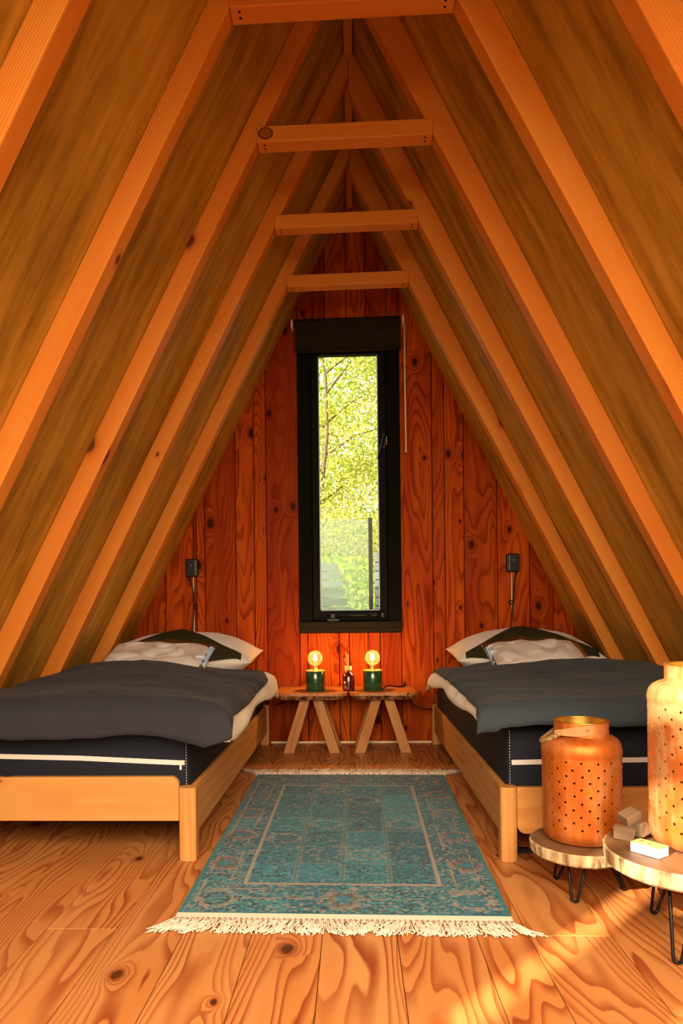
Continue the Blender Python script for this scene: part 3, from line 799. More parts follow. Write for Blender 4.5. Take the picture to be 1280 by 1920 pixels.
# ------------------------------------------------------------------ rug
def rug():
    t = empty('rug', (-.033, 2.69, 0), 'teal vintage-style rug with beige border lines and white fringes on the pine floor', 'rug')
    FL, FR, BR, BL = Vector((-.474, 1.896)), Vector((.398, 1.880)), Vector((.421, 3.485)), Vector((-.476, 3.498))
    NU, NV = 260, 480
    u = np.linspace(0, 1, NU + 1); v = np.linspace(0, 1, NV + 1)
    UU, VV = np.meshgrid(u, v)
    X = (1 - VV) * ((1 - UU) * FL.x + UU * FR.x) + VV * ((1 - UU) * BL.x + UU * BR.x)
    Y = (1 - VV) * ((1 - UU) * FL.y + UU * FR.y) + VV * ((1 - UU) * BL.y + UU * BR.y)
    rs = np.random.RandomState(4)
    Z = np.full_like(X, .008)
    a = UU * .87; b = VV * 1.6                      # metres
    def lat(scale_u, scale_v, seed):
        r_ = np.random.RandomState(seed); nu = int(.87 / scale_u) + 3; nv = int(1.6 / scale_v) + 3
        g = r_.rand(nv, nu); x = a / scale_u; y = b / scale_v; xi = x.astype(int); yi = y.astype(int); fx = x - xi; fy = y - yi
        fx = fx * fx * (3 - 2 * fx); fy = fy * fy * (3 - 2 * fy)
        return (g[yi, xi] * (1 - fx) + g[yi, xi + 1] * fx) * (1 - fy) + (g[yi + 1, xi] * (1 - fx) + g[yi + 1, xi + 1] * fx) * fy
    teal = np.array([.006, .190, .280]); tealL = np.array([.050, .40, .50]); navy = np.array([.010, .025, .045]); beige = np.array([.50, .40, .29]); rust = np.array([.34, .15, .06]); edge = np.array([.012, .24, .28])
    n1 = lat(.012, .008, 1); n2 = lat(.006, .006, 2); n3 = lat(.12, .10, 3); n4 = lat(.020, .006, 5); n5 = lat(.008, .007, 8)
    col = np.zeros(X.shape + (3,))
    # field of tiles
    iu0, iu1, iv0, iv1 = .147, .87 - .160, .205, 1.6 - .215
    cols = 4; rows = 7
    tu = (a - iu0) / (iu1 - iu0) * cols; tv = (b - iv0) / (iv1 - iv0) * rows
    ti = np.clip(tu.astype(int), 0, cols - 1); tj = np.clip(tv.astype(int), 0, rows - 1)
    tr = rs.rand(rows, cols)[tj, ti]; td = rs.rand(rows, cols)[tj, ti]
    mixv = np.clip(.30 + .9 * (tr - .5) + .7 * (n3 - .5) + .8 * (n1 - .5), 0, 1)[..., None]
    col = teal * (1 - mixv) + tealL * mixv
    inside = (a > iu0) & (a < iu1) & (b > iv0) & (b < iv1)
    dark = (n2 * .6 + n4 * .4) > (.74 - .13 * (td > .5) - .07 * (tr > .7))
    bei = (n5 * .55 + n1 * .45) > (.70 + .03 * (tr > .5) - .07 * (td < .3))
    # border denser dark and beige speckle
    bord = ~inside
    dark = np.where(bord, (n2 * .5 + n4 * .3 + n3 * .2) > .56, dark)
    bei = np.where(bord, (n5 * .5 + n1 * .5) > .585, bei)
    col[bei] = col[bei] * .35 + beige * .65 
    col[dark] = col[dark] * .25 + navy * .75
    fu = np.abs(tu - np.round(tu)) * (iu1 - iu0) / cols; fv = np.abs(tv - np.round(tv)) * (iv1 - iv0) / rows
    wear = lat(.05, .05, 9)
    gl = inside & (((fu > .004) & (fu < .009)) | (fv < .0035)) & (n5 * .5 + wear * .5 > .42)
    col[gl] = col[gl] * .5 + beige * .5
    mid = inside & (fu < .004); col[mid] = col[mid] * .6 + np.array([.12, .26, .26]) * .4
    # small ring motifs in some tiles
    for (ci, cj) in ((1, 6), (2, 1), (2, 5), (1, 3), (3, 3), (0, 2)):
        cxu = iu0 + (ci + .5) * (iu1 - iu0) / cols; cyv = iv0 + (cj + .5) * (iv1 - iv0) / rows
        rr = np.sqrt(((a - cxu) / .055) ** 2 + ((b - cyv) / .05) ** 2); k = (np.abs(rr - 1) < .16) & (n5 > .35); col[k] = col[k] * .4 + beige * .6
    def line(mask, c, wv, amt=.8):
        m = mask & (wear * .6 + n5 * .4 > wv); col[m] = col[m] * (1 - amt) + c * amt
    d_in = np.minimum(np.minimum(a, .87 - a) - 0, 10)
    fr = ((np.abs(a - iu0) < .0055) | (np.abs(a - iu1) < .0055)) & (b > iv0 - .006) & (b < iv1 + .006) | ((np.abs(b - iv0) < .006) | (np.abs(b - iv1) < .006)) & (a > iu0 - .005) & (a < iu1 + .005)
    line(fr, beige * 1.15, .16, .9)
    for o1 in (.045, .118):
        q = ((np.abs(a - (iu0 - o1)) < .0025) | (np.abs(a - (iu1 + o1)) < .0025)) & (b > iv0 - o1) & (b < iv1 + o1)
        q |= ((np.abs(b - (iv0 - o1 * .9)) < .003) | (np.abs(b - (iv1 + o1 * .9)) < .003)) & (a > .02) & (a < .85)
        line(q, beige, .40, .75)
    # medallions in the border
    meds = [(.085, .095, 1), (.435, .095, 0), (.785, .095, 2), (.085, 1.5, 1), (.435, 1.5, 0), (.785, 1.5, 2)]
    for k in range(1, 5): meds += [(.062, .095 + k * .281, 0), (.808, .095 + k * .281, 0)]
    for mx, my, ty in meds:
        rr = np.sqrt(((a - mx) / .044) ** 2 + ((b - my) / .050) ** 2)
        k = (rr < 1.35) & (rr > .9) & (n5 > .40); col[k] = col[k] * .35 + (beige if ty != 0 else beige * .6 + rust * .4) * .65
        k = (rr <= .9) & (rr > .6); c = {0: rust * .7, 1: navy, 2: teal}[ty]; k2 = k & (n2 > .3); col[k2] = col[k2] * .35 + c * .65
        k = rr <= .5; col[k] = col[k] * .4 + teal * 1.3 * .6
    # dark dashes down the side borders
    for k in range(26):
        yy = .06 + k * .06
        for sx in (.040, .83):
            q = (np.abs(a - sx - .004 * (b - yy) * 8) < .0022) & (np.abs(b - yy) < .016); col[q] = navy
    ed = (a < .012) | (a > .858) | (b < .006) | (b > 1.594); col[ed] = edge * (.8 + .4 * n1[ed][:, None])
    verts = np.stack([X, Y, Z], -1).reshape(-1, 3)
    me = bpy.data.meshes.new('rug_pile'); 
    idx = np.arange((NU + 1) * (NV + 1)).reshape(NV + 1, NU + 1)
    q = np.stack([idx[:-1, :-1], idx[:-1, 1:], idx[1:, 1:], idx[1:, :-1]], -1).reshape(-1, 4)
    # skirt down to the floor
    bi = np.concatenate([idx[0, :], idx[1:, -1], idx[-1, -2::-1], idx[-2:0:-1, 0]])
    sk = verts[bi].copy(); sk[:, 2] = .0005; base = len(verts)
    verts = np.concatenate([verts, sk]); nb = len(bi); k = np.arange(nb)
    q2 = np.stack([bi, base + k, base + (k + 1) % nb, bi[(k + 1) % nb]], -1)
    me.from_pydata(verts.tolist(), [], np.concatenate([q, q2]).tolist())
    ca = me.color_attributes.new('pattern', 'FLOAT_COLOR', 'POINT')
    cc = np.concatenate([np.clip(col.reshape(-1, 3), 0, 1), col.reshape(-1, 3)[bi]]); cc = np.concatenate([cc, np.ones((len(cc), 1))], 1)
    ca.data.foreach_set('color', cc.astype(np.float32).ravel())
    s = NT('rug_weave'); at = s.n('ShaderNodeAttribute', attribute_name='pattern').outputs['Color']; tc = s.n('ShaderNodeTexCoord').outputs['Object']
    g = s.noise(tc, 520, 2, .6); g2 = s.noise(tc, 170, 2, .7)
    c_ = s.mix(s.rng(g2, .62, .70, 0, .40), at, (.42, .36, .27, 1))
    c_ = s.mix(s.rng(g2, .30, .38, .45, 0), c_, (.008, .022, .035, 1))
    c_ = s.mix(1.0, c_, s.mix(g, (.30, .30, .32, 1), (.78, .78, .80, 1)), 'MULTIPLY')
    me.materials.append(s.bsdf(c_, .95, .1, bump=g, bstr=.5, bdist=.002, sheen=.1))
    o = bpy.data.objects.new('rug_pile', me); C.objects.link(o); o.parent = t; o.matrix_parent_inverse = Matrix.Translation(-Vector(t.location))
    # fringes
    rnd = random.Random(3)
    fm = plain('fringe_cotton', (.74, .62, .50), .9)
    def fringe(A, B, sgn, length, band, n, name):
        m = MB(); d = (B - A); ln = d.length; d.normalize(); out = Vector((d.y, -d.x)) * sgn
        # hem band
        a0 = A; b0 = B; a1 = A + out * band; b1 = B + out * band
        m.add([(*a0, .0075), (*b0, .0075), (*b1, .006), (*a1, .006), (*a0, .001), (*b0, .001), (*b1, .001), (*a1, .001)], [(0, 1, 2, 3), (7, 6, 5, 4), (3, 2, 6, 7), (0, 3, 7, 4), (1, 5, 6, 2)], (1, 0, 0))
        for i in range(n):
            c = A + d * (ln * (i + .5) / n) + out * band
            # knot
            cz = .006
            m.tube([(c.x, c.y, cz), (c.x + out.x * .010, c.y + out.y * .010, cz)], [.0042, .0036], 5)
            e = (i + .5) / n * 2 - 1
            lean = e ** 5 * .5 + rnd.uniform(-.35, .35)
            for s_ in range(9):
                L_ = length * rnd.uniform(.7, 1.12); sp = rnd.uniform(-.35, .35) + lean; cv = rnd.uniform(-.9, .9)
                pts = []
                for k in range(6):
                    q_ = k / 5; w = c + out * (.009 + L_ * q_ * (1 - .12 * q_)) + d * (L_ * (sp * q_ + cv * .25 * math.sin(q_ * 3)) + rnd.uniform(-1, 1) * .003 * q_)
                    pts.append((w.x, w.y, .0048 + .004 * math.sin(q_ * 3 + s_) * (1 - q_) + .002 * (s_ % 3)))
                m.tube(pts, [.0018] * 5 + [.0012], 4)
        oo = put(m, name, fm, t, recalc=False); oo['kind'] = 'stuff'
    fringe(FL, FR, 1, .078, .034, 62, 'fringe')
    fringe(BL + Vector((-.01, 0)), BR + Vector((.01, 0)), -1, .125, .010, 70, 'fringe')
rug()

# ------------------------------------------------------------------ two little bench tables by the wall
def slab_table(x0, x1, lx, label, sd):
    t = empty('side_table', ((x0 + x1) / 2, 4.17, 0), label, 'side table', 'live-edge side tables')
    rn = random.Random(sd); n = 26; poly = []
    yf, yb = 3.985, 4.348
    for k in range(n + 1): 
        q = k / n; x = x0 + (x1 - x0) * q; poly.append((x, yf + .008 * noise.noise(Vector((x * 9, sd, 0))) + (.03 * (abs(2 * q - 1) ** 8))))
    for k in range(n + 1):
        q = 1 - k / n; x = x0 + (x1 - x0) * q; poly.append((x, yb))
    zt, zb = .345, .308
    N = len(poly)
    cxm = (x0 + x1) / 2
    top = [(x, y, zt) for x, y in poly]; mid = []; bot = []
    for x, y in poly:
        k = 1 if y < yb - .001 else 0
        mid.append((x - math.copysign(.004, x - cxm) * k, y - .002 * k, zt - .016 + .003 * noise.noise(Vector((x * 25, 1, sd)))))
        xx = x - (.028 if (x - cxm) / (x1 - x0) > .46 else (-.028 if (x - cxm) / (x1 - x0) < -.46 else 0))
        bot.append((xx, y + .008 * k, zb + .005 * noise.noise(Vector((x * 30, 2, sd))) * k))
    put(MB().add(top, [tuple(range(N))], (1, 0, 0), .37 * sd % 1).add(top + mid, [(i, (i + 1) % N, N + (i + 1) % N, N + i) for i in range(N)], (1, 0, 0)), 'table_top', M['slabtop'], t)
    put(MB().add(mid + bot, [(i, (i + 1) % N, N + (i + 1) % N, N + i) for i in range(N)] + [tuple(range(2 * N - 1, N - 1, -1))], (1, 0, 0)), 'live_edge', M['barkslab'], t)
    for y in (4.055, 4.27):
        for sgn in (-1, 1):
            lw = .052
            xb = lx + sgn * .130; xt = lx + sgn * .030
            poly2 = [(xb - .033, 0), (xb + .033, 0), (xt + .034, zb + .004), (xt - .034, zb + .004)]
            if sgn > 0: poly2 = [(xb - .030, 0), (xb + .030, 0), (xt + .030, zb + .004), (xt - .026, zb + .004)]
            else: poly2 = [(xb - .030, 0), (xb + .030, 0), (xt + .026, zb + .004), (xt - .030, zb + .004)]
            put(MB().prism(poly2, y, y + .048, (-sgn * .1, 0, .3)), 'leg', M['stool'], t, bevel=.002)
def m_barkslab():
    s = NT('live_edge_bark'); tc = s.n('ShaderNodeTexCoord').outputs['Object']
    a = s.noise(tc, 40, 4, .65)
    return s.bsdf(s.ramp(a, [(.38, (.035, .014, .006)), (.52, (.15, .055, .018)), (.64, (.34, .14, .045))]), .8, .2, bump=a, bstr=.6, bdist=.004)
M['barkslab'] = m_barkslab()
slab_table(-.445, -.040, -.245, 'small pine table with a live-edge top and splayed legs beside the left bed', 1.0)
slab_table(-.030, .345, .156, 'small pine table with a live-edge top and splayed legs beside the right bed', 2.0)

# ---- lamps
def lamp(cx, cy, label):
    t = empty('table_lamp', (cx, cy, .345), label, 'lamp', 'green globe lamps')
    z = .3455
    put(MB().lathe([(.0001, 0), (.052, 0), (.054, .003), (.054, .110), (.052, .113), (.0, .113)], (cx, cy, z), 40), 'lamp_base', M['green'], t)
    put(MB().lathe([(.0535, .1115), (.055, .1125), (.0535, .116), (.046, .1165), (.046, .1125)], (cx, cy, z), 40), 'rim', M['wood_rim'], t)
    put(MB().lathe([(.016, .113), (.016, .122), (.013, .126), (.013, .132)], (cx, cy, z), 20), 'socket', M['brass_socket'], t)
    bz = z + .113 + .072; r = .0435; pr = []
    pr.append((.0125, -.055)); pr.append((.0135, -.046)); pr.append((.019, -.037))
    for k in range(3, 25):
        a = R(-62 + k * 6.3) if False else R(-58 + (k - 3) * (148 / 21)); pr.append((r * math.cos(a), r * math.sin(a)))
    pr[-1] = (.0001, r)
    b = put(MB().lathe(pr, (cx, cy, bz), 32), 'bulb', M['bulbglass'], t)
    fm = MB()
    for k in range(6):
        a = k * math.pi / 3; 
        fm.tube([(cx + .008 * math.cos(a), cy + .008 * math.sin(a), bz - .012), (cx + .0055 * math.cos(a), cy + .0055 * math.sin(a), bz + .024)], .0024, 6)
    fo = fm.build('filament', M['filament'], None); fo.parent = b
    put(MB().lathe([(.004, -.052), (.004, -.022), (.006, -.018), (.002, -.012)], (cx, cy, bz), 12), 'filament_stem', M['brass_socket'], t)
    pl = bpy.data.lights.new('bulb_light', 'POINT'); pl.energy = LAMP_W; pl.color = (1.0, .50, .16); pl.shadow_soft_size = .012
    po = bpy.data.objects.new('bulb_light', pl); C.objects.link(po); po.location = (cx, cy, bz + .006); 
LAMP_W = 4.5
lamp(-.2235, 4.12, 'lit globe bulb lamp on a green cylinder base, standing on the left table')
lamp(.103, 4.12, 'lit globe bulb lamp on a green cylinder base, standing on the right table')

# ---- reed diffuser bottle
t = empty('reed_diffuser', (-.0345, 4.10, .345), 'dark amber reed diffuser bottle with a pale cap between the two green lamps', 'bottle')
bc = (-.0345, 4.10, .3455)
put(MB().lathe([(.0001, 0), (.031, 0), (.034, .004), (.0345, .010), (.0345, .080), (.030, .092), (.014, .108), (.0125, .118)], bc, 32), 'bottle_body', M['bottle'], t)
put(MB().lathe([(.0001, .116), (.019, .116), (.020, .118), (.020, .139), (.0185, .141), (.004, .141)], bc, 28), 'cap', M['cap'], t)
for dx, dy, h in ((-.014, .004, .225), (-.006, -.004, .205), (.001, .005, .212), (-.022, 0, .19)):
    put(MB().tube([(bc[0], bc[1], bc[2] + .13), (bc[0] + dx, bc[1] + dy, bc[2] + h)], .0016, 6), 'reed', M['reed'], t)
def wrap_text(txt, size, z, x_off, name):
    cu = bpy.data.curves.new('txt', 'FONT'); cu.body = txt; cu.size = size; cu.resolution_u = 2
    ob = bpy.data.objects.new('txt', cu); C.objects.link(ob)
    dg = bpy.context.evaluated_depsgraph_get(); me = bpy.data.meshes.new_from_object(ob.evaluated_get(dg)); 
    bpy.data.objects.remove(ob)
    r = .0348
    for v in me.vertices:
        a = (v.co.x + x_off) / r; y = v.co.y
        v.co = (bc[0] + r * math.sin(a), bc[1] - r * math.cos(a), bc[2] + z + y)
    me.name = name; me.materials.clear(); me.materials.append(M['bottle_text'])
    o = bpy.data.objects.new(name, me); C.objects.link(o); o.parent = t; o.matrix_parent_inverse = Matrix.Translation(-Vector(t.location))
wrap_text('THE', .010, .026, -.031, 'lettering'); wrap_text('SCENT', .010, .016, -.031, 'lettering')
dv = [];
for k in range(20):
    a = 2 * math.pi * k / 20; xo, zo = .0075 * math.cos(a) - .023, .0075 * math.sin(a) + .050; th = xo / .0349
    dv.append((bc[0] + .0349 * math.sin(th), bc[1] - .0349 * math.cos(th), bc[2] + zo))
put(MB().add(dv, [tuple(range(20))]), 'logo_disc', M['bottle_text'], t)

# ---- cables at the tables and bed
tag(MB().tube([(.159, 4.16, .3505), (.19, 4.19, .362), (.225, 4.22, .358), (.262, 4.25, .3505), (.30, 4.30, .350)], .0042, 8).build('power_cable', M['black_plastic']), 'black lamp cable lying across the right table top', 'cable')
tag(MB().tube([(.318, 4.30, .300), (.330, 4.29, .262), (.345, 4.285, .240), (.37, 4.28, .226), (.41, 4.28, .215), (.455, 4.27, .213)], [.007, .007, .005, .0042, .0042, .0042], 8).build('power_cable', M['black_plastic']), 'black cable with a plug running from under the right table to the right bed', 'cable')
tag(MB().tube([(-.40, 4.30, .300), (-.405, 4.29, .282), (-.425, 4.28, .258), (-.47, 4.28, .245)], [.009, .009, .004, .004], 8).build('power_cable', M['black_plastic']), 'black cable hanging below the left end of the left table', 'cable')
cp = [(.50, 2.47, .005), (.53, 2.41, .005), (.57, 2.395, .006), (.64, 2.42, .005), (.75, 2.45, .005), (.86, 2.44, .005)]
tag(MB().tube(cp, .005, 8).box(.525, .565, 2.385, 2.405, .001, .016).build('power_cable', M['black_plastic']), 'black cable on the floor under the front end of the right bed', 'cable')

# ------------------------------------------------------------------ log-slice stools with hairpin legs
def stump(c, rad, zt, th, feet, label, sd):
    t = empty('log_slice_stool', (c[0], c[1], 0), label, 'stool', 'log slice stools')
    n = 96; top = []; edge = []; low = []; bot = []
    for k in range(n):
        a = 2 * math.pi * k / n; r = rad * (1 + .045 * noise.noise(Vector((math.cos(a) * 1.2, math.sin(a) * 1.2, sd))) + .008 * noise.noise(Vector((math.cos(a) * 12, math.sin(a) * 12, sd))))
        j = .0035 * noise.noise(Vector((math.cos(a) * 26, math.sin(a) * 26, sd + 3)))
        cs, sn = math.cos(a), math.sin(a)
        top.append(((r - .004) * cs, (r - .004) * sn, zt)); edge.append(((r + j) * cs, (r + j) * sn, zt - .003))
        low.append(((r - .004 + j * 1.5) * cs, (r - .004 + j * 1.5) * sn, zt - th + .006)); bot.append(((r - .012) * cs, (r - .012) * sn, zt - th))
    o = MB().add(top, [tuple(range(n))], (1, 0, 0)).build('stool_top', M['endgrain'], t)
    md = MB().add(top + edge + low + bot, [(i * n + k, i * n + (k + 1) % n, (i + 1) * n + (k + 1) % n, (i + 1) * n + k) for i in range(3) for k in range(n)] + [tuple(range(4 * n - 1, 3 * n - 1, -1))], (0, 0, 1), None, False)
    md.build('bark_rim', M['barkside'], t)
    zu = zt - th
    for fx, fy in feet:
        f = Vector((fx - c[0], fy - c[1], .004)); d = Vector((f.x, f.y, 0)).normalized(); s = Vector((-d.y, d.x, 0))
        A = Vector((f.x, f.y, 0)) * .62 ; hw = .030 if zt > .2 else .026
        p0 = A + s * hw + Vector((0, 0, zu)); p1 = A - s * hw + Vector((0, 0, zu))
        pts = [p0, p0.lerp(f + s * .008, .5)]
        for k in range(7):
            q = math.pi * k / 6; pts.append(f + s * .009 * math.cos(q) + Vector((0, 0, .010 * (1 - math.sin(q)))))
        pts += [p1.lerp(f - s * .008, .5), p1]
        MB().tube(pts, .0042, 8).build('hairpin_leg', M['black_steel'], t)
stump((.632, 2.055), .142, .150, .036, ((.591, 1.985), (.752, 2.075), (.590, 2.155)), 'low round log-slice stool on black hairpin legs under the smaller copper lantern', 2)
stump((.802, 1.765), .200, .220, .042, ((.716, 1.646), (.775, 1.915), (.945, 1.76)), 'taller round log-slice stool on hairpin legs, cut by the right edge, holding matches and kindling', 5)

# ---- copper lanterns
def lantern(c, rad, z0, hbody, neck_r, neck_h, cols, rows, label, mat, handle, squash=1.0):
    t = empty('copper_lantern', c[:2] + (z0,), label, 'lantern', 'perforated copper lanterns')
    zb = .040; ztp = hbody - .050
    m = MB(); cs = cols * 2
    def P(k, z, rr=rad): a = 2 * math.pi * k / cs; return (rr * math.cos(a), rr * math.sin(a), z)
    dz = (ztp - zb) / rows; hr = .0033
    V = []; Fc = []; idx = {}
    def vid(k, z, dk=0.0, dzv=0.0):
        key = (round(((k + dk) % cs) * 1000), round((z + dzv) * 1e5))
        if key not in idx: idx[key] = len(V); V.append(P(k + dk, z + dzv))
        return idx[key]
    rng_ = random.Random(cols)
    for j in range(rows):
        z_ = zb + j * dz
        for k in range(cs):
            c00, c10, c11, c01 = vid(k, z_), vid(k + 1, z_), vid(k + 1, z_ + dz), vid(k, z_ + dz)
            if (j + k) % 2 == 0:
                ck = k + .5 + rng_.uniform(-.12, .12); cz = z_ + dz / 2 + rng_.uniform(-.0015, .0015)
                o8 = []
                for q in range(8):
                    an = math.pi / 4 * q + math.pi / 4 * 5   # starts lower-left
                    hh = hr * (1.05)
                    b = len(V); V.append(P(ck + hh * math.cos(an) / (2 * math.pi * rad / cs), cz + hh * math.sin(an))); o8.append(b)
                cor = [c00, c10, c11, c01]
                for q in range(4):
                    Fc.append((cor[q], cor[(q + 1) % 4], o8[(2 * q + 2) % 8], o8[(2 * q + 1) % 8], o8[(2 * q) % 8]))
            else: Fc.append((c00, c10, c11, c01))
    # bottom and shoulder strips
    prof_b = [(rad, zb), (rad * .995, zb - .012), (rad * .965, zb - .026), (rad * .90, zb - .037), (rad * .80, .002), (rad * .72, 0), (.0008, 0)]
    prof_t = [(rad, ztp), (rad, ztp + .010), (rad * 1.004, ztp + .012), (rad * .992, ztp + .023), (rad * .96, ztp + .034), (rad * .90, ztp + .043), (rad * .81, ztp + .049), (neck_r + .004, ztp + .052), (neck_r, ztp + .056), (neck_r, ztp + .056 + neck_h), (neck_r + .0025, ztp + .058 + neck_h)]
    for pr in (prof_b, prof_t):
        b = len(V)
        for r_, z_ in pr:
            for k in range(cs): V.append(P(k, z_, r_))
        for i in range(len(pr) - 1):
            for k in range(cs): Fc.append((b + i * cs + k, b + i * cs + (k + 1) % cs, b + (i + 1) * cs + (k + 1) % cs, b + (i + 1) * cs + k))
    m.add(V, Fc, (0, 0, 1), None, True)
    o = m.build('lantern_body', mat, t)
    w = o.modifiers.new('weld', 'WELD'); w.merge_threshold = .0002
    so = o.modifiers.new('thickness', 'SOLIDIFY'); so.thickness = .0016; so.offset = -1; es = o.modifiers.new('split', 'EDGE_SPLIT'); es.split_angle = R(50)
    ztop = ztp + .058 + neck_h
    MB().lathe([(neck_r - .004, ztop - .001), (neck_r - .004, ztp + .052), (neck_r - .006, ztp + .046)], (0, 0, 0), cs).build('brass_lining', M['brass'], t)
    MB().lathe([(neck_r - .0045, ztop - .0005), (neck_r - .0045, ztop + .0012), (neck_r + .003, ztop + .0012), (neck_r + .003, ztop - .0008)], (0, 0, 0), cs).build('rim', M['brass'], t)
    if handle:
        # leather tab with rivet, rope falling to the left
        a0 = handle
        def onneck(a, z, rr=.004): return Vector(((neck_r + rr) * math.cos(a), (neck_r + rr) * math.sin(a), z))
        zc = ztop - neck_h * .45
        tab = MB(); vv = []
        seg = 10
        prof = [(0, .0085), (.1, .013), (.25, .0145), (.5, .013), (.8, .009), (1, .006)]
        for s_, hw in prof:
            a = a0 + R(14) - R(70) * s_; rr = .004 + .020 * s_ * s_; zz = zc - .010 * s_
            p = onneck(a, zz, rr); vv += [p + Vector((0, 0, hw)), p - Vector((0, 0, hw))]
        for s_, hw in prof[::-1]:
            a = a0 + R(14) - R(70) * s_; rr = .0075 + .020 * s_ * s_; zz = zc - .010 * s_
            p = onneck(a, zz, rr); vv += [p + Vector((0, 0, hw)), p - Vector((0, 0, hw))]
        nn = len(prof) * 2
        tab.add(vv, [(2 * i, 2 * i + 1, 2 * ((i + 1) % nn) + 1, 2 * ((i + 1) % nn)) for i in range(nn)], (1, 0, 0))
        tb = tab.build('leather_tab', M['leather'], t, bevel=.001)
        rp = onneck(a0, zc, .0075); nrm = Vector((math.cos(a0), math.sin(a0), 0))
        MB().tube([rp, rp + nrm * .003], [.0042, .0030], 12).build('rivet', M['copper'], t)
        st_ = onneck(a0 - R(48), zc - .008, .018)
        A_ = st_; B_ = Vector((-(neck_r) * .55, neck_r * .95, zc - .008))
        pts = []
        for k in range(21):
            q = k / 20; base = A_.lerp(B_, q); sw = math.sin(math.pi * q)
            pts.append(base + Vector((-.052 * sw, 0, -.034 * sw ** .8)))
        MB().tube(pts, .0075, 10).build('rope_handle', M['rope'], t)
    return t
lantern((.640, 2.075), .108, .1515, .288, .0735, .036, 16, 11, 'smaller perforated copper lantern with a rope handle standing on the low log stool', M['copper'], R(-95))
lantern((.862, 1.800), .136, .2215, .395, .095, .036, 20, 15, 'larger mottled copper lantern on the taller log stool, cut off by the right edge', M['copper_big'], None)

# ---- matchbox and kindling
t = empty('matchbox', (.690, 1.730, .2215), 'small white matchbox with an orange top on the taller log stool', 'matchbox', rz=R(-52))
MB().box(-.036, .036, -.020, .020, 0, .022).build('box_sleeve', M['matchside'], t, bevel=.0008)
MB().box(-.036, .036, -.020, .020, .0221, .0229).build('box_label', M['matchtop'], t)
MB().box(-.010, .006, -.003, -.0005, .0229, .0233).box(.002, .004, -.010, .002, .0229, .0233).build('label_mark', M['matchdark'], t)
MB().box(-.027, -.019, .003, .010, .0229, .0233).build('label_spot', M['matchred'], t)
def chip(c, size, rot, label, sd):
    rn = random.Random(sd); x, y, z = size; v = []
    for sz in (-1, 1):
        for sy in (-1, 1):
            for sx in (-1, 1): v.append((sx * x / 2 * rn.uniform(.82, 1.08), sy * y / 2 * rn.uniform(.8, 1.1), sz * z / 2 * rn.uniform(.8, 1.1)))
    o = MB().add(v, [(0, 2, 3, 1), (4, 5, 7, 6), (0, 1, 5, 4), (2, 6, 7, 3), (0, 4, 6, 2), (1, 3, 7, 5)], (1, 0, 0)).build('kindling_block', M['kindling'], bevel=.0015)
    o.location = c; o.rotation_euler = rot
    tag(o, label, 'firewood', 'kindling on the taller stool')
chip((.674, 1.842, .236), (.052, .034, .030), (R(4), R(6), R(-28)), 'small rough kindling block lying lowest on the left of the little pile', 1)
chip((.712, 1.855, .241), (.052, .030, .034), (R(8), R(-14), R(-62)), 'small rough kindling block standing on the right of the little pile', 2)
chip((.698, 1.872, .267), (.052, .036, .028), (R(12), R(-16), R(24)), 'small rough kindling block resting on top of the little pile', 3)

# ------------------------------------------------------------------ outside
M['grass'] = fabric('meadow_grass', (.10, .16, .03), (.22, .26, .06), 6, .95, 0, .4)
tag(MB().box(-40, 40, -25, 60, -.7, -.5, d=(1, 0, 0)).build('ground', M['grass']), kind='structure')
M['deck'] = wood('deck_boards', (.70, .42, .18), (.42, .22, .08), (.06, .03, .02), vary=.3, rough=.7)
dk = MB()  # unseen deck, lengthened and toned to bounce warm sunlight indoors
for k in range(43): dk.box(-2.6, 2.6, -5.85 + k * .142, -5.85 + k * .142 + .136, -.09, -.055, d=(1, 0, 0))
tag(dk.build('bounce_deck', M['deck']), 'outdoor deck boards added out of view in front of the cabin to bounce warm sun', kind='structure')

# unseen gobo boards, added so their openings cut the low sun into streaks
def gp(q, w, s): p = SUN_E * q + SUN_H * s; return (p.x, p.y, w + SUN_TAN * (-s))
S0 = -5.0
sc = MB()
def gbox(q0, q1, w0, w1):
    vs = []
    for s_ in (S0, S0 - .04):
        for (q, w) in ((q0, w0), (q1, w0), (q1, w1), (q0, w1)):
            p = SUN_E * q + SUN_H * s_; vs.append((p.x, p.y, w - SUN_TAN * S0))
    sc.add(vs, [(0, 1, 2, 3), (7, 6, 5, 4), (0, 4, 5, 1), (1, 5, 6, 2), (2, 6, 7, 3), (3, 7, 4, 0)], (0, 0, 1))
Q = [-1.5, -.835, -.765, -.695, -.36, .86]
zlow, zhi = -3.1, 3.6
gbox(Q[0], Q[1], zlow, zhi)
gbox(Q[1], Q[2], zlow, .60); gbox(Q[1], Q[2], 1.20, zhi)
gbox(Q[2], Q[3], zlow, zhi)
gbox(Q[3], Q[4], zlow, .70); gbox(Q[3], -.50, .70, 1.06); gbox(Q[3], Q[4], 1.35, 1.49); gbox(Q[3], Q[4], 1.80, zhi)
gbox(Q[4], Q[5], zlow, zhi)
tag(sc.build('sun_gobo', M['deck']), 'tall board gobo added out of view to break up the low sun', kind='structure')

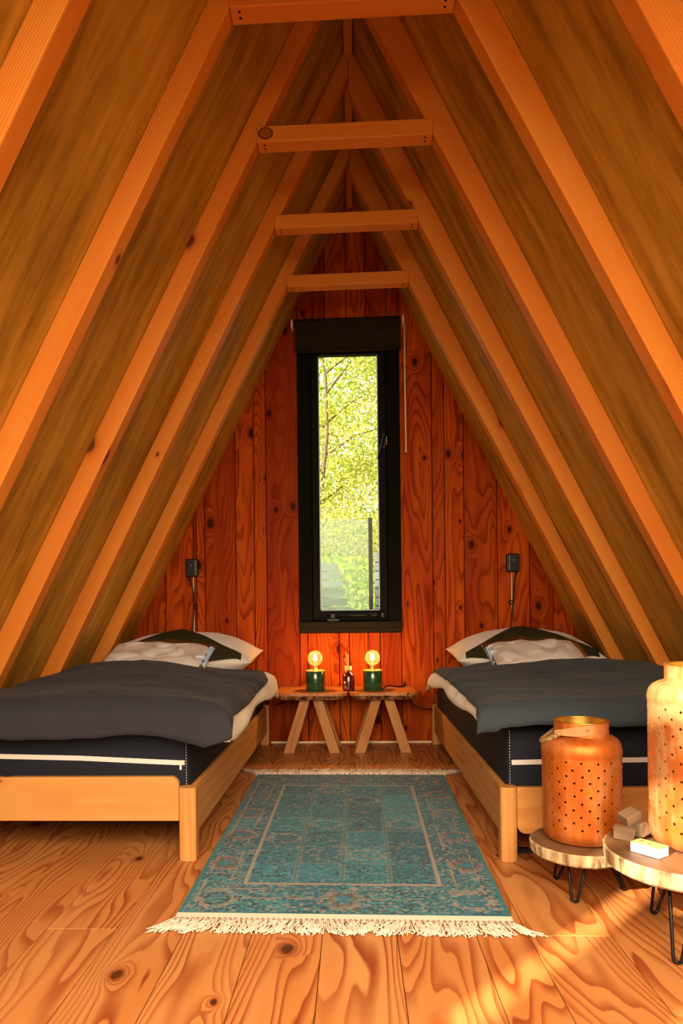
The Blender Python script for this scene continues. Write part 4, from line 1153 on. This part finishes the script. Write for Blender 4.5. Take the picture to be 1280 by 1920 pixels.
# trees seen through the window
def m_leaf(name, c1, c2):
    s = NT(name); rn = s.n('ShaderNodeAttribute', attribute_name='rnd').outputs['Fac']
    col = s.mix(rn, (*c1, 1), (*c2, 1))
    d = s.n('ShaderNodeBsdfDiffuse'); s.put(d.inputs[0], col); t_ = s.n('ShaderNodeBsdfTranslucent'); s.put(t_.inputs[0], col)
    mx = s.n('ShaderNodeMixShader'); mx.inputs[0].default_value = .45
    s.t.links.new(d.outputs[0], mx.inputs[1]); s.t.links.new(t_.outputs[0], mx.inputs[2]); s.t.links.new(mx.outputs[0], s.out.inputs[0]); return s.m
M['leaf'] = m_leaf('spring_leaves', (.40, .46, .06), (.74, .70, .24))
M['leaf2'] = m_leaf('green_leaves', (.26, .42, .03), (.50, .62, .08))
M['trunk'] = fabric('tree_bark', (.10, .075, .045), (.20, .15, .09), 20, .95, 0, 3)
def tree(c, h, cr, ch, nleaf, label, mat, sd, size=.036):
    t = empty('leafy_tree', c, label, 'tree', 'spring trees behind the cabin')
    rn = random.Random(sd); m = MB(); x0, y0, z0 = c
    pts = [(x0 + .15 * math.sin(k * .9 + sd), y0 + .1 * math.cos(k + sd), z0 + h * k / 8) for k in range(9)]
    tr = MB().tube(pts, [.055 * (1 - k / 9.5) for k in range(9)], 8); put(tr, 'trunk', M['trunk'], t)
    br = MB(); ends = []
    for k in range(26):
        z = h * rn.uniform(.12, .95); a = rn.uniform(0, 6.283); q = rn.uniform(.5, 1.0)
        ln = cr * q * math.sqrt(max(.05, 1 - ((z - h * .55) / (ch * .62)) ** 2)) if abs(z - h * .55) < ch * .6 else cr * .3
        b0 = Vector((x0 + .15 * math.sin(z / h * 8 * .9 + sd), y0 + .1 * math.cos(z / h * 8 + sd), z0 + z)); b1 = b0 + Vector((math.cos(a) * ln, math.sin(a) * ln, ln * rn.uniform(.1, .7)))
        bm_ = b0.lerp(b1, .5) + Vector((rn.uniform(-.1, .1), rn.uniform(-.1, .1), rn.uniform(-.1, .15)))
        br.tube([b0, bm_, b1], [.018, .012, .005], 5); ends += [b1, bm_, b0.lerp(b1, .8)]
    put(br, 'branches', M['trunk'], t)
    vs = np.zeros((nleaf * 4, 3)); rr = np.random.RandomState(sd)
    E_ = np.array([tuple(e) for e in ends]); pick = rr.randint(0, len(E_), nleaf)
    cen = E_[pick] + rr.normal(0, .30, (nleaf, 3)) * np.array([1, 1, .8])
    a = rr.normal(0, 1, (nleaf, 3)); a /= np.linalg.norm(a, axis=1, keepdims=True); b = np.cross(a, rr.normal(0, 1, (nleaf, 3))); b /= np.linalg.norm(b, axis=1, keepdims=True)
    s_ = size * rr.uniform(.6, 1.2, (nleaf, 1))
    vs[0::4] = cen - a * s_; vs[1::4] = cen - b * s_ * .45; vs[2::4] = cen + a * s_; vs[3::4] = cen + b * s_ * .45
    me = bpy.data.meshes.new('foliage'); me.from_pydata(vs.tolist(), [], [(4 * i, 4 * i + 1, 4 * i + 2, 4 * i + 3) for i in range(nleaf)])
    at = me.attributes.new('rnd', 'FLOAT', 'POINT'); at.data.foreach_set('value', np.repeat(rr.rand(nleaf), 4).astype(np.float32)); me.materials.append(mat)
    o = bpy.data.objects.new('foliage', me); C.objects.link(o); o.parent = t; o.matrix_parent_inverse = Matrix.Translation(-Vector(t.location))
tree((-.5, 10.5, -.5), 6.2, 1.5, 6.5, 27000, 'bright lime green tree nearest the window, on its left side', M['leaf'], 3)
tree((.9, 11.8, -.5), 6.0, 1.5, 6.0, 21000, 'yellow-green leafy tree filling the right side of the window view', M['leaf'], 8)
tree((-1.5, 14.5, -.5), 7.5, 2.2, 7.0, 9000, 'darker green tree standing farther back behind the lime green one', M['leaf2'], 12, .075)
tree((1.6, 16.5, -.5), 8.5, 2.4, 8.0, 9000, 'tall green tree farthest back, behind the yellow-green one', M['leaf2'], 21, .075)

# milky glass balustrade panel with a dark post, weathered slatted fence behind
def m_milky():
    s = NT('weathered_glass'); tc = s.n('ShaderNodeTexCoord').outputs['Object']
    t_ = s.n('ShaderNodeBsdfTransparent'); t_.inputs[0].default_value = (.86, .92, .86, 1)
    d = s.n('ShaderNodeBsdfTranslucent'); d.inputs[0].default_value = (.42, .48, .38, 1); df = s.n('ShaderNodeBsdfDiffuse'); df.inputs[0].default_value = (.40, .45, .38, 1)
    ad_ = s.n('ShaderNodeMixShader'); ad_.inputs[0].default_value = .5; s.t.links.new(d.outputs[0], ad_.inputs[1]); s.t.links.new(df.outputs[0], ad_.inputs[2])
    mx = s.n('ShaderNodeMixShader'); s.put(mx.inputs[0], s.rng(s.noise(tc, 7, 4, .7), .3, .7, .12, .34))
    s.t.links.new(t_.outputs[0], mx.inputs[1]); s.t.links.new(ad_.outputs[0], mx.inputs[2]); s.t.links.new(mx.outputs[0], s.out.inputs[0]); return s.m
M['milky'] = m_milky()
M['slat_blue'] = wood('weathered_slats', (.15, .17, .20), (.08, .09, .11), (.04, .04, .05), vary=.3, rough=.8)
gp_ = empty('glass_balustrade', (-.6, 5.6, -.5), 'hazy glass balustrade panel with a dark corner post outside the window', 'balustrade')
put(MB().box(-1.6, .118, 5.60, 5.612, -.4, 1.505), 'glass_panel', M['milky'], gp_)
put(MB().box(.118, .150, 5.58, 5.62, -.5, 1.515), 'post', M['black_steel'], gp_, bevel=.003)
fn = empty('slatted_fence', (0, 6.4, -.5), 'weathered blue-grey slatted fence behind the hazy glass', 'fence')
k = 0; z = -.45
while z < 1.28:
    q = MB(); q.box(.185, .9, 6.3, 6.33, z, z + .068, d=(1, 0, 0))
    put(q, 'slat', M['slat_blue'], fn)
    if z < 1.19:
        q = MB(); q.box(-1.6, -.02 - max(0, (z - .7)) * .25, 6.3, 6.33, z, z + .068, d=(1, 0, 0)); put(q, 'slat', M['slat_blue'], fn)
    z += .076
put(MB().box(.19, .25, 6.34, 6.40, -.5, 1.3).box(-.28, -.22, 6.34, 6.40, -.5, 1.2), 'fence_post', M['slat_blue'], fn)
# low hedge between fence and trees
def hedge(c, lx, ly, lz, n, label, sd):
    rr = np.random.RandomState(sd); cen = np.array(c) + (rr.rand(n, 3) - .5) * np.array([lx, ly, lz]) + np.array([0, 0, lz / 2])
    a = rr.normal(0, 1, (n, 3)); a /= np.linalg.norm(a, axis=1, keepdims=True); b = np.cross(a, rr.normal(0, 1, (n, 3))); b /= np.linalg.norm(b, axis=1, keepdims=True)
    vs = np.zeros((n * 4, 3)); s_ = .06; vs[0::4] = cen - a * s_; vs[1::4] = cen - b * s_ * .5; vs[2::4] = cen + a * s_; vs[3::4] = cen + b * s_ * .5
    me = bpy.data.meshes.new('hedge'); me.from_pydata((vs - np.array(c)).tolist(), [], [(4 * i, 4 * i + 1, 4 * i + 2, 4 * i + 3) for i in range(n)])
    at = me.attributes.new('rnd', 'FLOAT', 'POINT'); at.data.foreach_set('value', np.repeat(rr.rand(n), 4).astype(np.float32)); me.materials.append(M['leaf2'])
    o = bpy.data.objects.new('hedge', me); C.objects.link(o); o.location = c; tag(o, label, 'hedge')
hedge((0, 8.3, -.5), 4.5, 1.0, 1.9, 7000, 'green hedge behind the slatted fence, seen through the hazy glass', 31)
